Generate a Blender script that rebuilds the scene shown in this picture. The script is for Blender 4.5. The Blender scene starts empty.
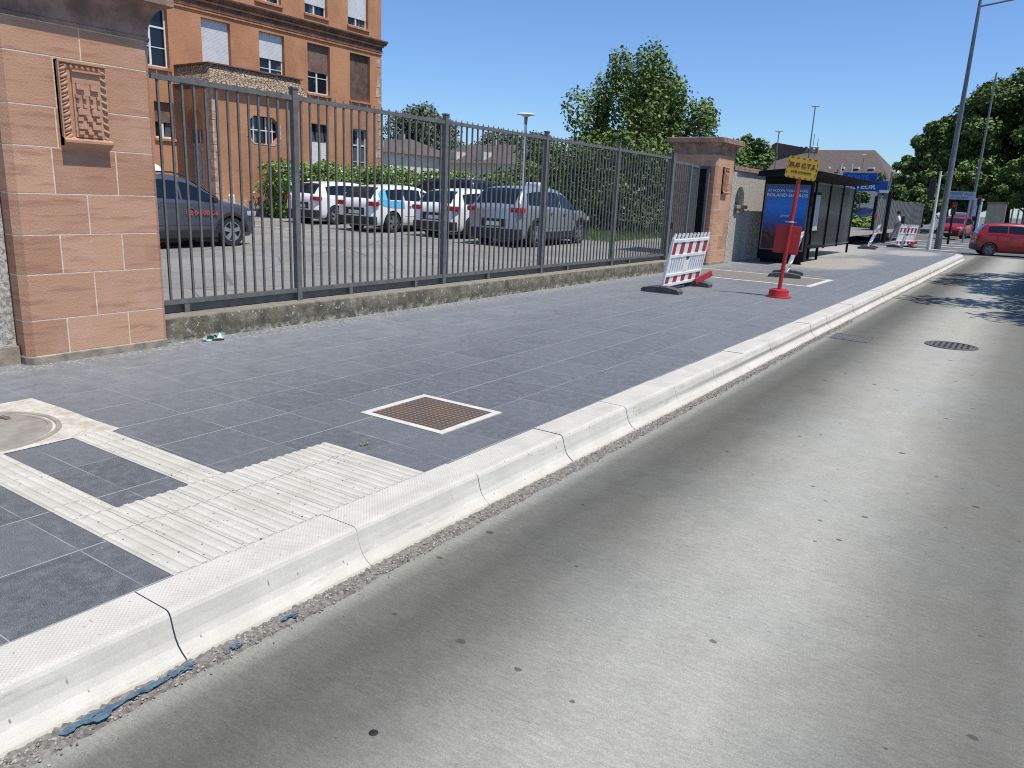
import bpy, bmesh, math, random
import numpy as np
from mathutils import Vector, Matrix
R = math.radians
rnd = random.Random(7)
scene = bpy.context.scene
col = scene.collection

# ------------------------------------------------------------------ camera
def make_camera():
    f, a, b, c = 763.285, 0.590225229, 0.243078704, -0.0431808886
    ca, sa, cb, sb, cc, sc = math.cos(a), math.sin(a), math.cos(b), math.sin(b), math.cos(c), math.sin(c)
    fw = Vector((-sa*cb, ca*cb, -sb)); r = Vector((ca, sa, 0)); d = fw.cross(r)
    r2 = r*cc + d*sc; d2 = -r*sc + d*cc
    cam = bpy.data.cameras.new('camera'); o = bpy.data.objects.new('camera', cam); col.objects.link(o)
    cam.sensor_width = 36; cam.lens = f/1024*36; cam.clip_end = 2000; cam.clip_start = 0.05
    m = Matrix.Identity(4)
    for i in range(3):
        m[i][0] = r2[i]; m[i][1] = -d2[i]; m[i][2] = -fw[i]
    m[2][3] = 1.64
    o.matrix_world = m
    scene.camera = o
make_camera()

# ------------------------------------------------------------------ light
EL, AZX, AZY = R(66), 0.994, -0.012
n_ = math.hypot(AZX, AZY)
sdir = Vector((math.cos(EL)*AZX/n_, math.cos(EL)*AZY/n_, math.sin(EL)))
w = bpy.data.worlds.new('World'); scene.world = w; w.use_nodes = True
nt = w.node_tree; bg = nt.nodes['Background']
sky = nt.nodes.new('ShaderNodeTexSky'); sky.sky_type = 'NISHITA'; sky.sun_disc = False
sky.sun_elevation = EL; sky.sun_rotation = math.atan2(sdir.x, sdir.y)
sky.air_density = 1.0; sky.dust_density = 0.35; sky.ozone_density = 2.6; sky.altitude = 150
tn = nt.nodes.new('ShaderNodeMix'); tn.data_type = 'RGBA'; tn.blend_type = 'MULTIPLY'; tn.inputs[0].default_value = 1.; tn.inputs[7].default_value = (.76, .99, 1.30, 1)
nt.links.new(sky.outputs[0], tn.inputs[6]); nt.links.new(tn.outputs[2], bg.inputs[0]); bg.inputs[1].default_value = 0.116
sl = bpy.data.lights.new('sun', 'SUN'); sl.energy = 5.0; sl.angle = R(0.53); sl.color = (1, .95, .87)
so = bpy.data.objects.new('sun', sl); col.objects.link(so); so.rotation_euler = sdir.to_track_quat('Z', 'Y').to_euler()
so.location = (20, 0, 40)
scene.view_settings.view_transform = 'Standard'; scene.view_settings.look = 'None'
scene.view_settings.exposure = 0; scene.view_settings.gamma = 1
scene.cycles.max_bounces = 6
scene.cycles.use_denoising = False
scene.cycles.filter_width = 1.1
scene.cycles.sample_clamp_indirect = 4

# ------------------------------------------------------------------ materials
class N:
    """tiny node graph helper"""
    def __init__(s, name):
        s.m = bpy.data.materials.new(name); s.m.use_nodes = True; s.t = s.m.node_tree
        s.b = s.t.nodes['Principled BSDF']; s.l = s.t.links
        s._c = None
    def co(s):
        if s._c is None: s._c = s.t.nodes.new('ShaderNodeTexCoord').outputs['Object']
        return s._c
    def _set(s, sock, v):
        if hasattr(v, 'is_linked'): s.l.new(v, sock)
        elif isinstance(v, (tuple, list)) and len(v) == 3 and sock.type == 'RGBA': sock.default_value = (*v, 1)
        else: sock.default_value = v
    def mapv(s, scale=(1, 1, 1), loc=(0, 0, 0), rot=(0, 0, 0)):
        n = s.t.nodes.new('ShaderNodeMapping'); s.l.new(s.co(), n.inputs[0])
        n.inputs['Scale'].default_value = scale; n.inputs['Location'].default_value = loc; n.inputs['Rotation'].default_value = rot
        return n.outputs[0]
    def noise(s, sc, det=3, vec=None, rough=.55, out='Fac'):
        n = s.t.nodes.new('ShaderNodeTexNoise'); s._set(n.inputs['Vector'], vec if vec is not None else s.co())
        n.inputs['Scale'].default_value = sc; n.inputs['Detail'].default_value = det; n.inputs['Roughness'].default_value = rough
        return n.outputs[out]
    def voro(s, sc, vec=None, feat='F1', out='Distance', dim='3D'):
        n = s.t.nodes.new('ShaderNodeTexVoronoi'); n.voronoi_dimensions = dim; s._set(n.inputs['Vector'], vec if vec is not None else s.co())
        n.feature = feat; n.inputs['Scale'].default_value = sc
        return n.outputs[out]
    def sep(s, v=None):
        n = s.t.nodes.new('ShaderNodeSeparateXYZ'); s.l.new(v if v is not None else s.co(), n.inputs[0]); return n.outputs
    def comb(s, x, y, z=0.0):
        n = s.t.nodes.new('ShaderNodeCombineXYZ')
        for i, v in enumerate((x, y, z)): s._set(n.inputs[i], v)
        return n.outputs[0]
    def math(s, op, a, b=0.0, c=None):
        n = s.t.nodes.new('ShaderNodeMath'); n.operation = op; s._set(n.inputs[0], a); s._set(n.inputs[1], b)
        if c is not None: s._set(n.inputs[2], c)
        return n.outputs[0]
    def ramp(s, fac, stops):
        """piecewise linear grey/colour ramp"""
        n = s.t.nodes.new('ShaderNodeValToRGB'); s._set(n.inputs[0], fac); e = n.color_ramp.elements
        while len(e) > 1: e.remove(e[-1])
        for i, (p, c) in enumerate(stops):
            if not isinstance(c, (tuple, list)): c = (c, c, c)
            el = e[0] if i == 0 else e.new(p)
            el.position = p; el.color = (*c, 1)
        return n.outputs[0]
    def rng(s, v, a, b, c=0., d=1., smooth=True):
        n = s.t.nodes.new('ShaderNodeMapRange'); n.interpolation_type = 'SMOOTHSTEP' if smooth else 'LINEAR'
        s._set(n.inputs[0], v)
        for i, x in enumerate((a, b, c, d)): s._set(n.inputs[i+1], x)
        return n.outputs[0]
    def mix(s, f, a, b, mode='MIX'):
        n = s.t.nodes.new('ShaderNodeMix'); n.data_type = 'RGBA'; n.blend_type = mode
        s._set(n.inputs[0], f); s._set(n.inputs[6], a); s._set(n.inputs[7], b); return n.outputs[2]
    def wn(s, v, out='Value'):
        n = s.t.nodes.new('ShaderNodeTexWhiteNoise'); n.noise_dimensions = '3D'; s.l.new(v, n.inputs['Vector']); return n.outputs[out]
    def attr(s, name='tone'):
        n = s.t.nodes.new('ShaderNodeAttribute'); n.attribute_name = name; return n.outputs['Fac']
    def bump(s, h, strength=.5, dist=.01):
        n = s.t.nodes.new('ShaderNodeBump'); n.inputs['Strength'].default_value = strength; n.inputs['Distance'].default_value = dist
        s._set(n.inputs['Height'], h); s.l.new(n.outputs[0], s.b.inputs['Normal']); return n.outputs[0]
    def fin(s, color, rough=.8, metal=0., spec=None):
        s._set(s.b.inputs['Base Color'], color); s._set(s.b.inputs['Roughness'], rough); s._set(s.b.inputs['Metallic'], metal)
        if spec is not None: s.b.inputs['Specular IOR Level'].default_value = spec
        return s.m

def simple(name, c, rough=.7, var=.12, sc=6., metal=0., bump=0., bs=60., spec=None, coat=0.):
    n = N(name)
    f = n.noise(sc, 4)
    dark = tuple(x*(1-var) for x in c); light = tuple(min(1, x*(1+var)) for x in c)
    colr = n.mix(n.rng(f, .3, .7), dark, light)
    if bump: n.bump(n.noise(bs, 3), .6, bump)
    if coat: n.b.inputs['Coat Weight'].default_value = coat; n.b.inputs['Coat Roughness'].default_value = .06
    return n.fin(colr, rough, metal, spec)

M = {}
def mats():
    # --- paving: half metre slate grey slabs with pale mortar joints
    n = N('paving'); x, y, z = n.sep()
    gx = n.math('DIVIDE', n.math('ADD', x, 2.82), .525); gy = n.math('DIVIDE', n.math('ADD', y, -.009), .512)
    fx = n.math('FRACT', gx); fy = n.math('FRACT', gy)
    dx = n.math('MULTIPLY', n.math('MINIMUM', fx, n.math('SUBTRACT', 1., fx)), .525)
    dy = n.math('MULTIPLY', n.math('MINIMUM', fy, n.math('SUBTRACT', 1., fy)), .512)
    ix = n.math('FLOOR', gx); iy = n.math('FLOOR', gy)
    cell = n.comb(ix, iy, 3.3)
    tone = n.wn(cell)
    big = n.noise(.55, 4); mid = n.noise(14., 6, rough=.75); fine = n.noise(230., 2, rough=.75)
    grain = n.noise(90., 3, vec=n.mapv((1, 1, 1)))
    base = n.mix(tone, (.066, .074, .080), (.108, .118, .124))
    base = n.mix(n.rng(mid, .35, .75), base, (.150, .156, .162))
    base = n.mix(n.math('MULTIPLY', n.rng(fine, .5, .68), .75), base, (.26, .265, .28))
    base = n.mix(n.math('MULTIPLY', n.rng(fine, .5, .32), .6), base, (.030, .032, .038))
    # dust near the walls and in patches; painted grazing sheen lightens slabs with distance
    film = n.math('MULTIPLY', n.math('MAXIMUM', n.math('MULTIPLY', n.rng(y, 1.5, 13.), .75), n.rng(x, -3.9, -6.6)), n.rng(n.noise(5.5, 8, rough=.75), .3, .7, .4, 1.))  # film: dust near the walls plus painted sheen growing with distance
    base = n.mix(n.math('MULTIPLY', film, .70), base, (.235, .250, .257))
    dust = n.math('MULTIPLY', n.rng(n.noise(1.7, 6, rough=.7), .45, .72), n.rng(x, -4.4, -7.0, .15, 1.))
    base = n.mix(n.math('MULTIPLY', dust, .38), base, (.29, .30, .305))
    # pale sandy dust left by the works near the shelter
    def blob(cx, cy, rx, ry):
        ax = n.math('DIVIDE', n.math('SUBTRACT', x, cx), rx); ay = n.math('DIVIDE', n.math('SUBTRACT', y, cy), ry)
        return n.math('ADD', n.math('MULTIPLY', ax, ax), n.math('MULTIPLY', ay, ay))
    bl = n.math('MINIMUM', n.math('MINIMUM', blob(-5.2, 25.6, 1.15, 3.6), blob(-8.0, 33., 2.9, 7.5)), blob(-4.3, 35.2, 1.0, 2.4))
    bl = n.math('ADD', bl, n.math('MULTIPLY', n.math('SUBTRACT', n.noise(1.5, 7, rough=.75), .5), 2.6))
    sandy = n.mix(n.noise(30., 5, rough=.8), (.27, .25, .215), (.45, .42, .365))
    base = n.mix(n.math('MULTIPLY', n.rng(bl, 1.35, .45), .9), base, sandy)
    speck = n.math('MULTIPLY', n.rng(n.voro(16., dim='2D'), .10, .04), n.rng(n.noise(1.3, 3), .5, .66))
    base = n.mix(n.math('MULTIPLY', speck, .6), base, (.45, .44, .40))
    crumbs = n.math('MULTIPLY', n.rng(n.noise(26., 4, rough=.7), .52, .62), n.rng(x, -6.78, -7.15))
    base = n.mix(n.math('MULTIPLY', crumbs, .85), base, (.50, .47, .39))
    # joints: lengthwise ones pale, cross ones thinner and patchy
    jn = n.noise(2.2, 3, vec=n.mapv((1, .5, 1)))
    jlx = n.math('MULTIPLY', n.rng(dx, .0052, .0022), n.rng(jn, .36, .6, .3, .85))
    jly = n.math('MULTIPLY', n.rng(dy, .0036, .0014), n.rng(n.noise(1.9, 3), .35, .6, .3, .85))
    j = n.math('MAXIMUM', jlx, jly)
    dk = n.math('MAXIMUM', n.rng(dx, .0035, .0015), n.rng(dy, .0035, .0015))
    base = n.mix(n.math('MULTIPLY', dk, .55), base, (.03, .032, .036))
    base = n.mix(j, base, (.42, .42, .41))
    gum = n.math('MULTIPLY', n.math('MULTIPLY', n.rng(n.voro(1.9, vec=n.mapv((1, 1, 1), loc=(3.1, .7, 0)), dim='2D'), .030, .022), n.rng(n.noise(.9, 2), .48, .54)), .5)
    base = n.mix(gum, base, (.05, .05, .052))
    ht = n.math('SUBTRACT', n.math('MULTIPLY', n.noise(140., 3), .5), n.math('MULTIPLY', dk, 1.4))
    n.bump(ht, .5, .004)
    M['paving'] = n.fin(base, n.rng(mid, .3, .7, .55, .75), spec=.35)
    # --- road concrete
    n = N('road_concrete'); x, y, z = n.sep()
    wob = n.math('MULTIPLY', n.math('SUBTRACT', n.noise(.9, 8, rough=.7), .5), .30)
    xw = n.math('ADD', x, n.math('MULTIPLY', wob, n.rng(x, -2.33, -1.9)))
    f = n.rng(xw, -2.5, 1.5, 0, 1, False)
    PR = [(-2.5, .25), (-2.34, .24), (-2.25, .14), (-2.02, .10), (-1.75, .128), (-1.42, .23), (-1.12, .31), (-.75, .32), (-.5, .255), (-.2, .172), (.15, .138), (.5, .175), (1.5, .205)]
    prof = n.ramp(f, [((a_+2.5)/4., c_) for a_, c_ in PR])
    brush = n.noise(1., 5, vec=n.mapv((7, 70, 1), rot=(0, 0, R(2))), rough=.7)
    patch = n.noise(4.5, 8, rough=.75)
    tint = n.mix(n.rng(n.noise(.8, 3), .35, .65), (1.07, 1.045, .88), (1.035, 1.03, .91))
    c = n.mix(1., prof, tint, 'MULTIPLY')
    c = n.mix(1., c, n.rng(brush, .3, .7, .93, 1.07, False), 'MULTIPLY')
    c = n.mix(1., c, n.rng(patch, .25, .75, .90, 1.10, False), 'MULTIPLY')
    c = n.mix(1., c, n.rng(n.noise(170., 3, rough=.85), .36, .64, .80, 1.20, False), 'MULTIPLY')
    c = n.mix(1., c, n.rng(n.noise(1., 4, vec=n.mapv((20, 60, 1), rot=(0, 0, R(2))), rough=.8), .38, .62, .92, 1.08, False), 'MULTIPLY')
    vv = n.mapv((1, 1.35, 1), rot=(0, 0, R(31)))
    dist = n.math('ADD', n.voro(3.6, vec=vv, dim='2D'), n.math('MULTIPLY', n.noise(38., 4, rough=.8), .10))
    size = n.math('ADD', n.math('MULTIPLY', n.math('POWER', n.sep(n.voro(3.6, vec=vv, dim='2D', out='Color'))[0], 7.), .10), .035)
    spots = n.rng(n.math('SUBTRACT', dist, size), .022, .004)
    c = n.mix(n.math('MULTIPLY', spots, .7), c, (.05, .05, .045))
    spots2 = n.math('MULTIPLY', n.rng(n.noise(9., 5, vec=n.mapv((1, 2.6, 1)), rough=.75), .66, .72), .45)
    c = n.mix(spots2, c, (.075, .073, .065))
    n.bump(n.math('ADD', brush, n.noise(150., 3)), .2, .003)
    M['road'] = n.fin(c, .95, spec=.08)
    # --- asphalt
    n = N('asphalt_grey')
    c = n.mix(n.rng(n.noise(.5, 5), .35, .7), (.20, .19, .17), (.265, .255, .23))
    c = n.mix(1., c, n.rng(n.noise(40., 3, rough=.8), .3, .7, .7, 1.3, False), 'MULTIPLY')
    crack = n.rng(n.voro(.5, vec=None, feat='DISTANCE_TO_EDGE'), .012, .004)
    c = n.mix(n.math('MULTIPLY', crack, .5), c, (.06, .06, .058))
    n.bump(n.noise(80., 3), .5, .01)
    M['asphalt'] = n.fin(c, .85, spec=.3)
    n = N('asphalt_dark')
    c = n.mix(n.rng(n.noise(.4, 5), .35, .7), (.10, .10, .098), (.15, .148, .14))
    c = n.mix(1., c, n.rng(n.noise(30., 3, rough=.8), .3, .7, .75, 1.25, False), 'MULTIPLY')
    M['asphalt_dark'] = n.fin(c, .85, spec=.3)
    # --- pale precast kerb
    n = N('kerb_concrete'); x, y, z = n.sep()
    nub = n.math('MULTIPLY', n.math('SINE', n.math('MULTIPLY', x, 310.)), n.math('SINE', n.math('MULTIPLY', y, 310.)))
    top = n.rng(z, -.012, -.003)
    onslab = n.math('MULTIPLY', n.math('MULTIPLY', nub, top), .5)
    c = n.mix(n.rng(n.noise(3., 5, rough=.65), .3, .7), (.49, .465, .40), (.58, .555, .49))
    stain = n.noise(1., 4, vec=n.mapv((9, 1.2, 26)))
    c = n.mix(n.math('MULTIPLY', n.rng(stain, .5, .72), .28), c, (.36, .345, .30))
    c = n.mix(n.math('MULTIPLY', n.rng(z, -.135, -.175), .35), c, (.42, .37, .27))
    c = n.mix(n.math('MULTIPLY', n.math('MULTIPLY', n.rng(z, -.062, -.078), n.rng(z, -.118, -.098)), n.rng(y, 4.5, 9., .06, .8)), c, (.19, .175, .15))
    c = n.mix(n.math('MULTIPLY', n.math('MULTIPLY', n.rng(nub, .0, -.6), top), .22), c, (.3, .28, .25))
    scuff = n.math('MULTIPLY', n.rng(n.noise(1., 6, vec=n.mapv((14, 2.5, 14)), rough=.75), .58, .68), n.rng(z, .0, -.03))
    c = n.mix(n.math('MULTIPLY', scuff, .45), c, (.25, .235, .20))
    sp = n.math('MULTIPLY', n.rng(n.voro(11., dim='2D'), .06, .03), .7)
    c = n.mix(n.math('MULTIPLY', sp, n.rng(n.noise(6., 2), .5, .56)), c, (.12, .11, .09))
    c = n.mix(n.math('MULTIPLY', n.rng(n.noise(1.6, 7, rough=.75), .56, .70), .35), c, (.38, .35, .29))
    c = n.mix(1., c, n.rng(n.noise(180., 2), .3, .7, .93, 1.07, False), 'MULTIPLY')
    n.bump(n.math('ADD', onslab, n.math('MULTIPLY', n.noise(90., 4), .5)), .45, .003)
    M['kerb'] = n.fin(c, .75, spec=.3)
    # --- tactile ribs
    n = N('tactile_white'); x, y, z = n.sep()
    c = n.mix(n.rng(n.noise(4., 5, rough=.65), .3, .7), (.47, .445, .375), (.575, .55, .475))
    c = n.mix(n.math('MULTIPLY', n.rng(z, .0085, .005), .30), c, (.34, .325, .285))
    sp = n.math('MULTIPLY', n.rng(n.voro(9., dim='2D'), .055, .03), n.rng(n.noise(3., 2), .42, .5))
    c = n.mix(sp, c, (.10, .09, .08))
    c = n.mix(1., c, n.rng(n.noise(150., 2), .3, .7, .9, 1.1, False), 'MULTIPLY')
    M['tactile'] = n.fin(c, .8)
    # --- mortar surround
    n = N('cream_mortar')
    c = n.mix(n.rng(n.noise(7., 6, rough=.7), .35, .65), (.40, .365, .29), (.60, .565, .48))
    c = n.mix(n.math('MULTIPLY', n.rng(n.noise(30., 4), .55, .7), .5), c, (.27, .235, .18))
    n.bump(n.noise(30., 5, rough=.7), .7, .008)
    M['mortar'] = n.fin(c, .9)
    M['trim_white'] = simple('white_stone_border', (.56, .535, .47), .8, .1, 9., bump=.003)
    n = N('sand_grit')
    c = n.mix(n.rng(n.noise(2.2, 6, rough=.7), .35, .65), (.25, .215, .165), (.40, .36, .29))
    c = n.mix(1., c, n.rng(n.noise(70., 3, rough=.8), .3, .7, .72, 1.3, False), 'MULTIPLY')
    n.bump(n.noise(60., 4), .6, .01)
    M['sand'] = n.fin(c, .95)
    n = N('gravel')
    c = n.mix(n.attr(), (.10, .095, .085), (.42, .39, .33))
    M['pebble'] = n.fin(c, .85)
    M['gravel_bed'] = simple('gravel_bed', (.19, .175, .15), .95, .35, 40., bump=.01, bs=120)
    # --- red sandstone
    n = N('red_sandstone'); x, y, z = n.sep(); t = n.attr()
    c = n.mix(t, (.42, .228, .142), (.55, .325, .210))
    lay = n.noise(1., 4, vec=n.mapv((2, 2.2, 20), rot=(R(6), 0, 0)))
    lay = n.noise(1.4, 4, vec=n.mapv((1.6, 1.6, 13), rot=(R(11), R(4), 0)))
    c = n.mix(n.math('MULTIPLY', n.rng(lay, .5, .68), .45), c, (.28, .13, .09))
    c = n.mix(n.math('MULTIPLY', n.rng(n.noise(3., 4), .5, .75), .4), c, (.56, .36, .28))
    c = n.mix(1., c, n.rng(n.noise(120., 3, rough=.7), .3, .7, .88, 1.12, False), 'MULTIPLY')
    chip = n.math('MULTIPLY', n.rng(n.voro(7.), .05, .02), n.rng(n.noise(5., 2), .55, .62))
    c = n.mix(chip, c, (.62, .5, .42))
    n.bump(n.math('ADD', n.noise(60., 5, rough=.7), n.math('MULTIPLY', lay, .6)), .6, .008)
    M['sandstone'] = n.fin(c, .88, spec=.25)
    M['stone_joint'] = simple('stone_joint', (.66, .54, .42), .9, .12, 20., bump=.004)
    M['stone_dark'] = simple('weathered_sandstone', (.27, .17, .13), .9, .35, 5., bump=.006, bs=40)
    M['plinth'] = simple('plinth_stone', (.27, .225, .17), .9, .3, 7., bump=.006)
    # --- roughcast / mossy wall
    n = N('roughcast')
    c = n.mix(n.rng(n.noise(26., 5, rough=.8), .38, .62), (.20, .19, .165), (.56, .53, .46))
    c = n.mix(n.rng(n.noise(2., 5), .5, .8), c, (.36, .33, .27))
    n.bump(n.noise(45., 4, rough=.8), .5, .012)
    M['roughcast'] = n.fin(c, .95)
    n = N('mossy_concrete'); x, y, z = n.sep()
    c = n.mix(n.rng(n.noise(6., 7, rough=.72), .35, .65), (.065, .06, .042), (.18, .165, .125))
    streak = n.noise(1., 4, vec=n.mapv((6, 9, 1.2)))
    c = n.mix(n.math('MULTIPLY', n.rng(streak, .5, .7), .6), c, (.115, .10, .045))
    lich = n.math('MULTIPLY', n.rng(n.noise(17., 4, rough=.7), .60, .66), .8)
    c = n.mix(lich, c, (.46, .45, .39))
    foot = n.math('MULTIPLY', n.rng(z, .09, .0), n.rng(n.noise(9., 5, rough=.7), .45, .6))
    c = n.mix(foot, c, (.42, .38, .30))
    c = n.mix(n.rng(z, .235, .258), c, n.mix(n.noise(12., 5), (.12, .10, .07), (.34, .31, .25)))
    n.bump(n.noise(28., 6, rough=.75), .9, .02)
    M['mossy'] = n.fin(c, .95)
    M['fence'] = simple('fence_paint', (.14, .138, .128), .5, .15, 12., metal=.1, spec=.4)
    M['fence_dark'] = simple('dark_steel', (.014, .015, .015), .8, .2, 12., spec=.12)
    # --- stucco
    n = N('orange_stucco'); x, y, z = n.sep()
    c = n.mix(n.rng(n.noise(.7, 6, rough=.65), .3, .7), (.38, .175, .085), (.52, .255, .13))
    c = n.mix(n.math('MULTIPLY', n.rng(n.noise(1.3, 6, rough=.7), .55, .75), .5), c, (.36, .17, .11))
    c = n.mix(n.math('MULTIPLY', n.rng(n.noise(3.3, 7, rough=.75), .63, .70), .5), c, (.62, .42, .29))
    c = n.mix(1., c, n.rng(n.noise(22., 4), .3, .7, .9, 1.08, False), 'MULTIPLY')
    n.bump(n.noise(18., 6, rough=.7), .6, .02)
    M['stucco'] = n.fin(c, .92)
    M['stucco_worn'] = simple('worn_stucco', (.46, .33, .24), .95, .35, 4., bump=.02, bs=20)
    M['cornice'] = simple('cornice_orange', (.44, .2, .1), .9, .25, 3., bump=.01, bs=20)
    M['cornice_dark'] = simple('cornice_dark', (.15, .085, .06), .9, .35, 3., bump=.01, bs=20)
    n = N('old_slates'); 
    mv = n.mapv((7., 7., 13.)); vc = n.voro(1., vec=mv, out='Color'); ed = n.voro(1., vec=mv, feat='DISTANCE_TO_EDGE')
    c = n.mix(n.math('MULTIPLY', n.sep(vc)[0], 1.), (.30, .20, .13), (.50, .38, .26))
    c = n.mix(n.rng(ed, .08, .02), c, (.05, .035, .028))
    n.bump(n.rng(ed, .0, .12), .8, .03)
    M['slates'] = n.fin(c, .9)
    M['white_frame'] = simple('white_window_paint', (.68, .68, .66), .5, .06, 8.)
    M['shutter_grey'] = simple('grey_shutter', (.60, .61, .61), .6, .06, 3.)
    M['shutter_brown'] = simple('brown_shutter', (.19, .115, .085), .7, .2, 3.)
    M['shutter_dark'] = simple('dark_shutter', (.13, .08, .055), .8, .35, 3.)
    M['door_grey'] = simple('old_grey_door', (.33, .32, .30), .7, .2, 6.)
    n = N('dark_glass'); n.b.inputs['IOR'].default_value = 1.5
    curt = n.rng(n.noise(1., 3, vec=n.mapv((1, 2.2, .25))), .52, .56)
    M['glass'] = n.fin(n.mix(curt, (.010, .014, .020), n.mix(n.noise(9., 2, vec=n.mapv((1, 3, .1))), (.05, .055, .06), (.16, .165, .16))), .08, 0, .5)
    n = N('car_glass')
    M['car_glass'] = n.fin(n.mix(n.noise(2., 2), (.006, .010, .018), (.012, .022, .036)), .06, 0, .35)
    def carp(name, c, met=.3):
        m = simple(name, c, .32, .04, 3., metal=met, coat=.7); return m
    M['car_white'] = carp('white_car_paint', (.86, .86, .86), 0.)
    M['car_silver'] = carp('silver_grey_car_paint', (.30, .335, .37), .3)
    M['car_taxi'] = carp('blue_grey_car_paint', (.085, .092, .115), .3)
    M['car_black'] = carp('black_car_paint', (.012, .014, .025), .2)
    M['car_red'] = carp('red_car_paint', (.34, .005, .010), .05)
    M['car_blue'] = carp('navy_car_paint', (.02, .03, .1), .2)
    M['plastic_black'] = simple('black_plastic', (.02, .02, .021), .6, .2, 9.)
    M['tyre'] = simple('tyre_rubber', (.018, .018, .018), .85, .2, 9.)
    M['rim'] = simple('alloy', (.45, .46, .48), .35, .1, 9., metal=.8)
    M['rim_dark'] = simple('dark_alloy', (.12, .12, .13), .4, .1, 9., metal=.5)
    M['lamp_red'] = simple('red_lens', (.42, .01, .015), .2, .1, 9.)
    M['lamp_clear'] = simple('clear_lens', (.6, .62, .65), .12, .1, 9., metal=.4)
    M['plate'] = simple('number_plate', (.7, .7, .68), .5, .04, 9.)
    M['sky_blue'] = simple('sky_blue_wrap', (.10, .50, .80), .35, .05, 9., coat=.5)
    M['red_paint'] = simple('red_post_paint', (.42, .018, .018), .42, .1, 6., spec=.5)
    M['red_text'] = simple('red_lettering', (.62, .05, .05), .5, .02, 3.)
    M['yellow_sign'] = simple('yellow_sign_face', (.47, .29, .018), .5, .07, 5.)
    M['black_text'] = simple('black_lettering', (.02, .018, .015), .6, .02, 3.)
    M['maroon_text'] = simple('dark_red_lettering', (.12, .02, .015), .6, .02, 3.)
    M['white_text'] = simple('white_lettering', (.7, .72, .76), .6, .02, 3.)
    M['faded_text'] = simple('faded_lettering', (.10, .28, .55), .6, .02, 3.)
    M['barrier_white'] = simple('barrier_white', (.84, .83, .79), .55, .08, 6.)
    M['barrier_red'] = simple('barrier_red', (.36, .03, .045), .5, .1, 6.)
    M['rubber'] = simple('recycled_rubber', (.085, .085, .085), .9, .3, 14., bump=.01)
    n = N('poster'); x, y, z = n.sep()
    c = n.ramp(n.rng(z, .3, 2.2, 0, 1, False), [(0, (.012, .012, .02)), (.3, (.015, .016, .03)), (.36, (.012, .05, .17)), (.50, (.014, .12, .48)), (.7, (.03, .24, .85)), (1, (.02, .15, .56))])
    crowd = n.math('MULTIPLY', n.rng(n.noise(9., 4, rough=.7), .5, .6), n.math('MULTIPLY', n.rng(z, .55, .75), n.rng(z, 1.25, 1.05)))
    c = n.mix(n.math('MULTIPLY', crowd, .5), c, (.28, .10, .06))
    M['poster'] = n.fin(c, .25)
    M['pole_grey'] = simple('galvanised_grey', (.17, .18, .185), .45, .15, 3., metal=.4)
    M['pole_white'] = simple('white_pole', (.62, .63, .62), .5, .1, 5.)
    n = N('shelter_glass')
    M['hazy_glass'] = n.fin(n.mix(n.noise(1.5, 3), (.022, .028, .027), (.038, .048, .045)), .2, 0, .3); n.b.inputs['Alpha'].default_value = .86
    n = N('leaf'); t = n.attr()
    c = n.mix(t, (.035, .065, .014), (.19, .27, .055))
    M['leaf'] = n.fin(c, .55, 0, .35); M['leaf'].node_tree.nodes['Principled BSDF'].inputs['Transmission Weight'].default_value = 0
    n = N('leaf_hedge'); t = n.attr()
    M['leaf_hedge'] = n.fin(n.mix(t, (.045, .085, .012), (.20, .31, .05)), .4, 0, .5)
    n = N('leaf_bluish'); t = n.attr()
    M['leaf_blue'] = n.fin(n.mix(t, (.035, .055, .026), (.13, .17, .075)), .6)
    n = N('leaf_dark'); t = n.attr()
    M['leaf_dark'] = n.fin(n.mix(t, (.017, .038, .010), (.135, .20, .042)), .55, 0, .3)
    M['bark'] = simple('bark', (.085, .065, .045), .95, .4, 8., bump=.02)
    M['roof_brown'] = simple('brown_roof_tiles', (.105, .082, .072), .9, .12, 2.)
    M['wall_cream'] = simple('cream_render', (.60, .57, .46), .9, .08, 2.)
    M['board_blue'] = simple('blue_fascia', (.008, .085, .36), .5, .06, 2.)
    M['hoard_grey'] = simple('grey_green_panel', (.13, .14, .135), .7, .12, 1.)
    M['grass'] = simple('dry_grass', (.13, .14, .05), .95, .4, 3., bump=.03, bs=20)
    M['far_ground'] = simple('far_ground', (.13, .125, .11), .95, .2, .3)
    n = N('rusty_plate'); x, y, z = n.sep()
    c = n.mix(n.rng(n.noise(3.5, 5), .35, .65), (.17, .11, .065), (.12, .095, .08))
    xs = n.math('MULTIPLY', n.math('ADD', x, y), 70.); ys = n.math('MULTIPLY', n.math('SUBTRACT', x, y), 70.)
    br_ = n.math('MULTIPLY', n.math('SINE', xs), n.math('SINE', ys))
    c = n.mix(n.math('MULTIPLY', n.rng(br_, .25, .6), .55), c, (.36, .28, .2))
    c = n.mix(n.math('MULTIPLY', n.rng(br_, -.1, -.7), .4), c, (.06, .04, .03))
    n.bump(br_, .8, .004)
    M['rust'] = n.fin(c, .6, .35)
    M['iron'] = simple('cast_iron', (.12, .108, .095), .6, .25, 10., metal=.2)
    M['cover_concrete'] = simple('cover_concrete', (.27, .245, .205), .85, .18, 6., bump=.004)
    M['blue_film'] = simple('blue_film', (.07, .13, .175), .85, .3, 30.)
    M['black_hole'] = simple('tar', (.012, .012, .012), .7, .1, 10.)
    M['line_white'] = simple('worn_road_marking', (.52, .52, .49), .8, .15, 4.)
    M['skin'] = simple('skin', (.42, .24, .17), .6, .05, 4.)
    M['shirt'] = simple('white_shirt', (.66, .66, .64), .85, .05, 6.)
    M['trouser'] = simple('pale_trousers', (.40, .39, .38), .9, .08, 6.)
    M['hair'] = simple('dark_hair', (.02, .015, .012), .8, .1, 6.)
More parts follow.
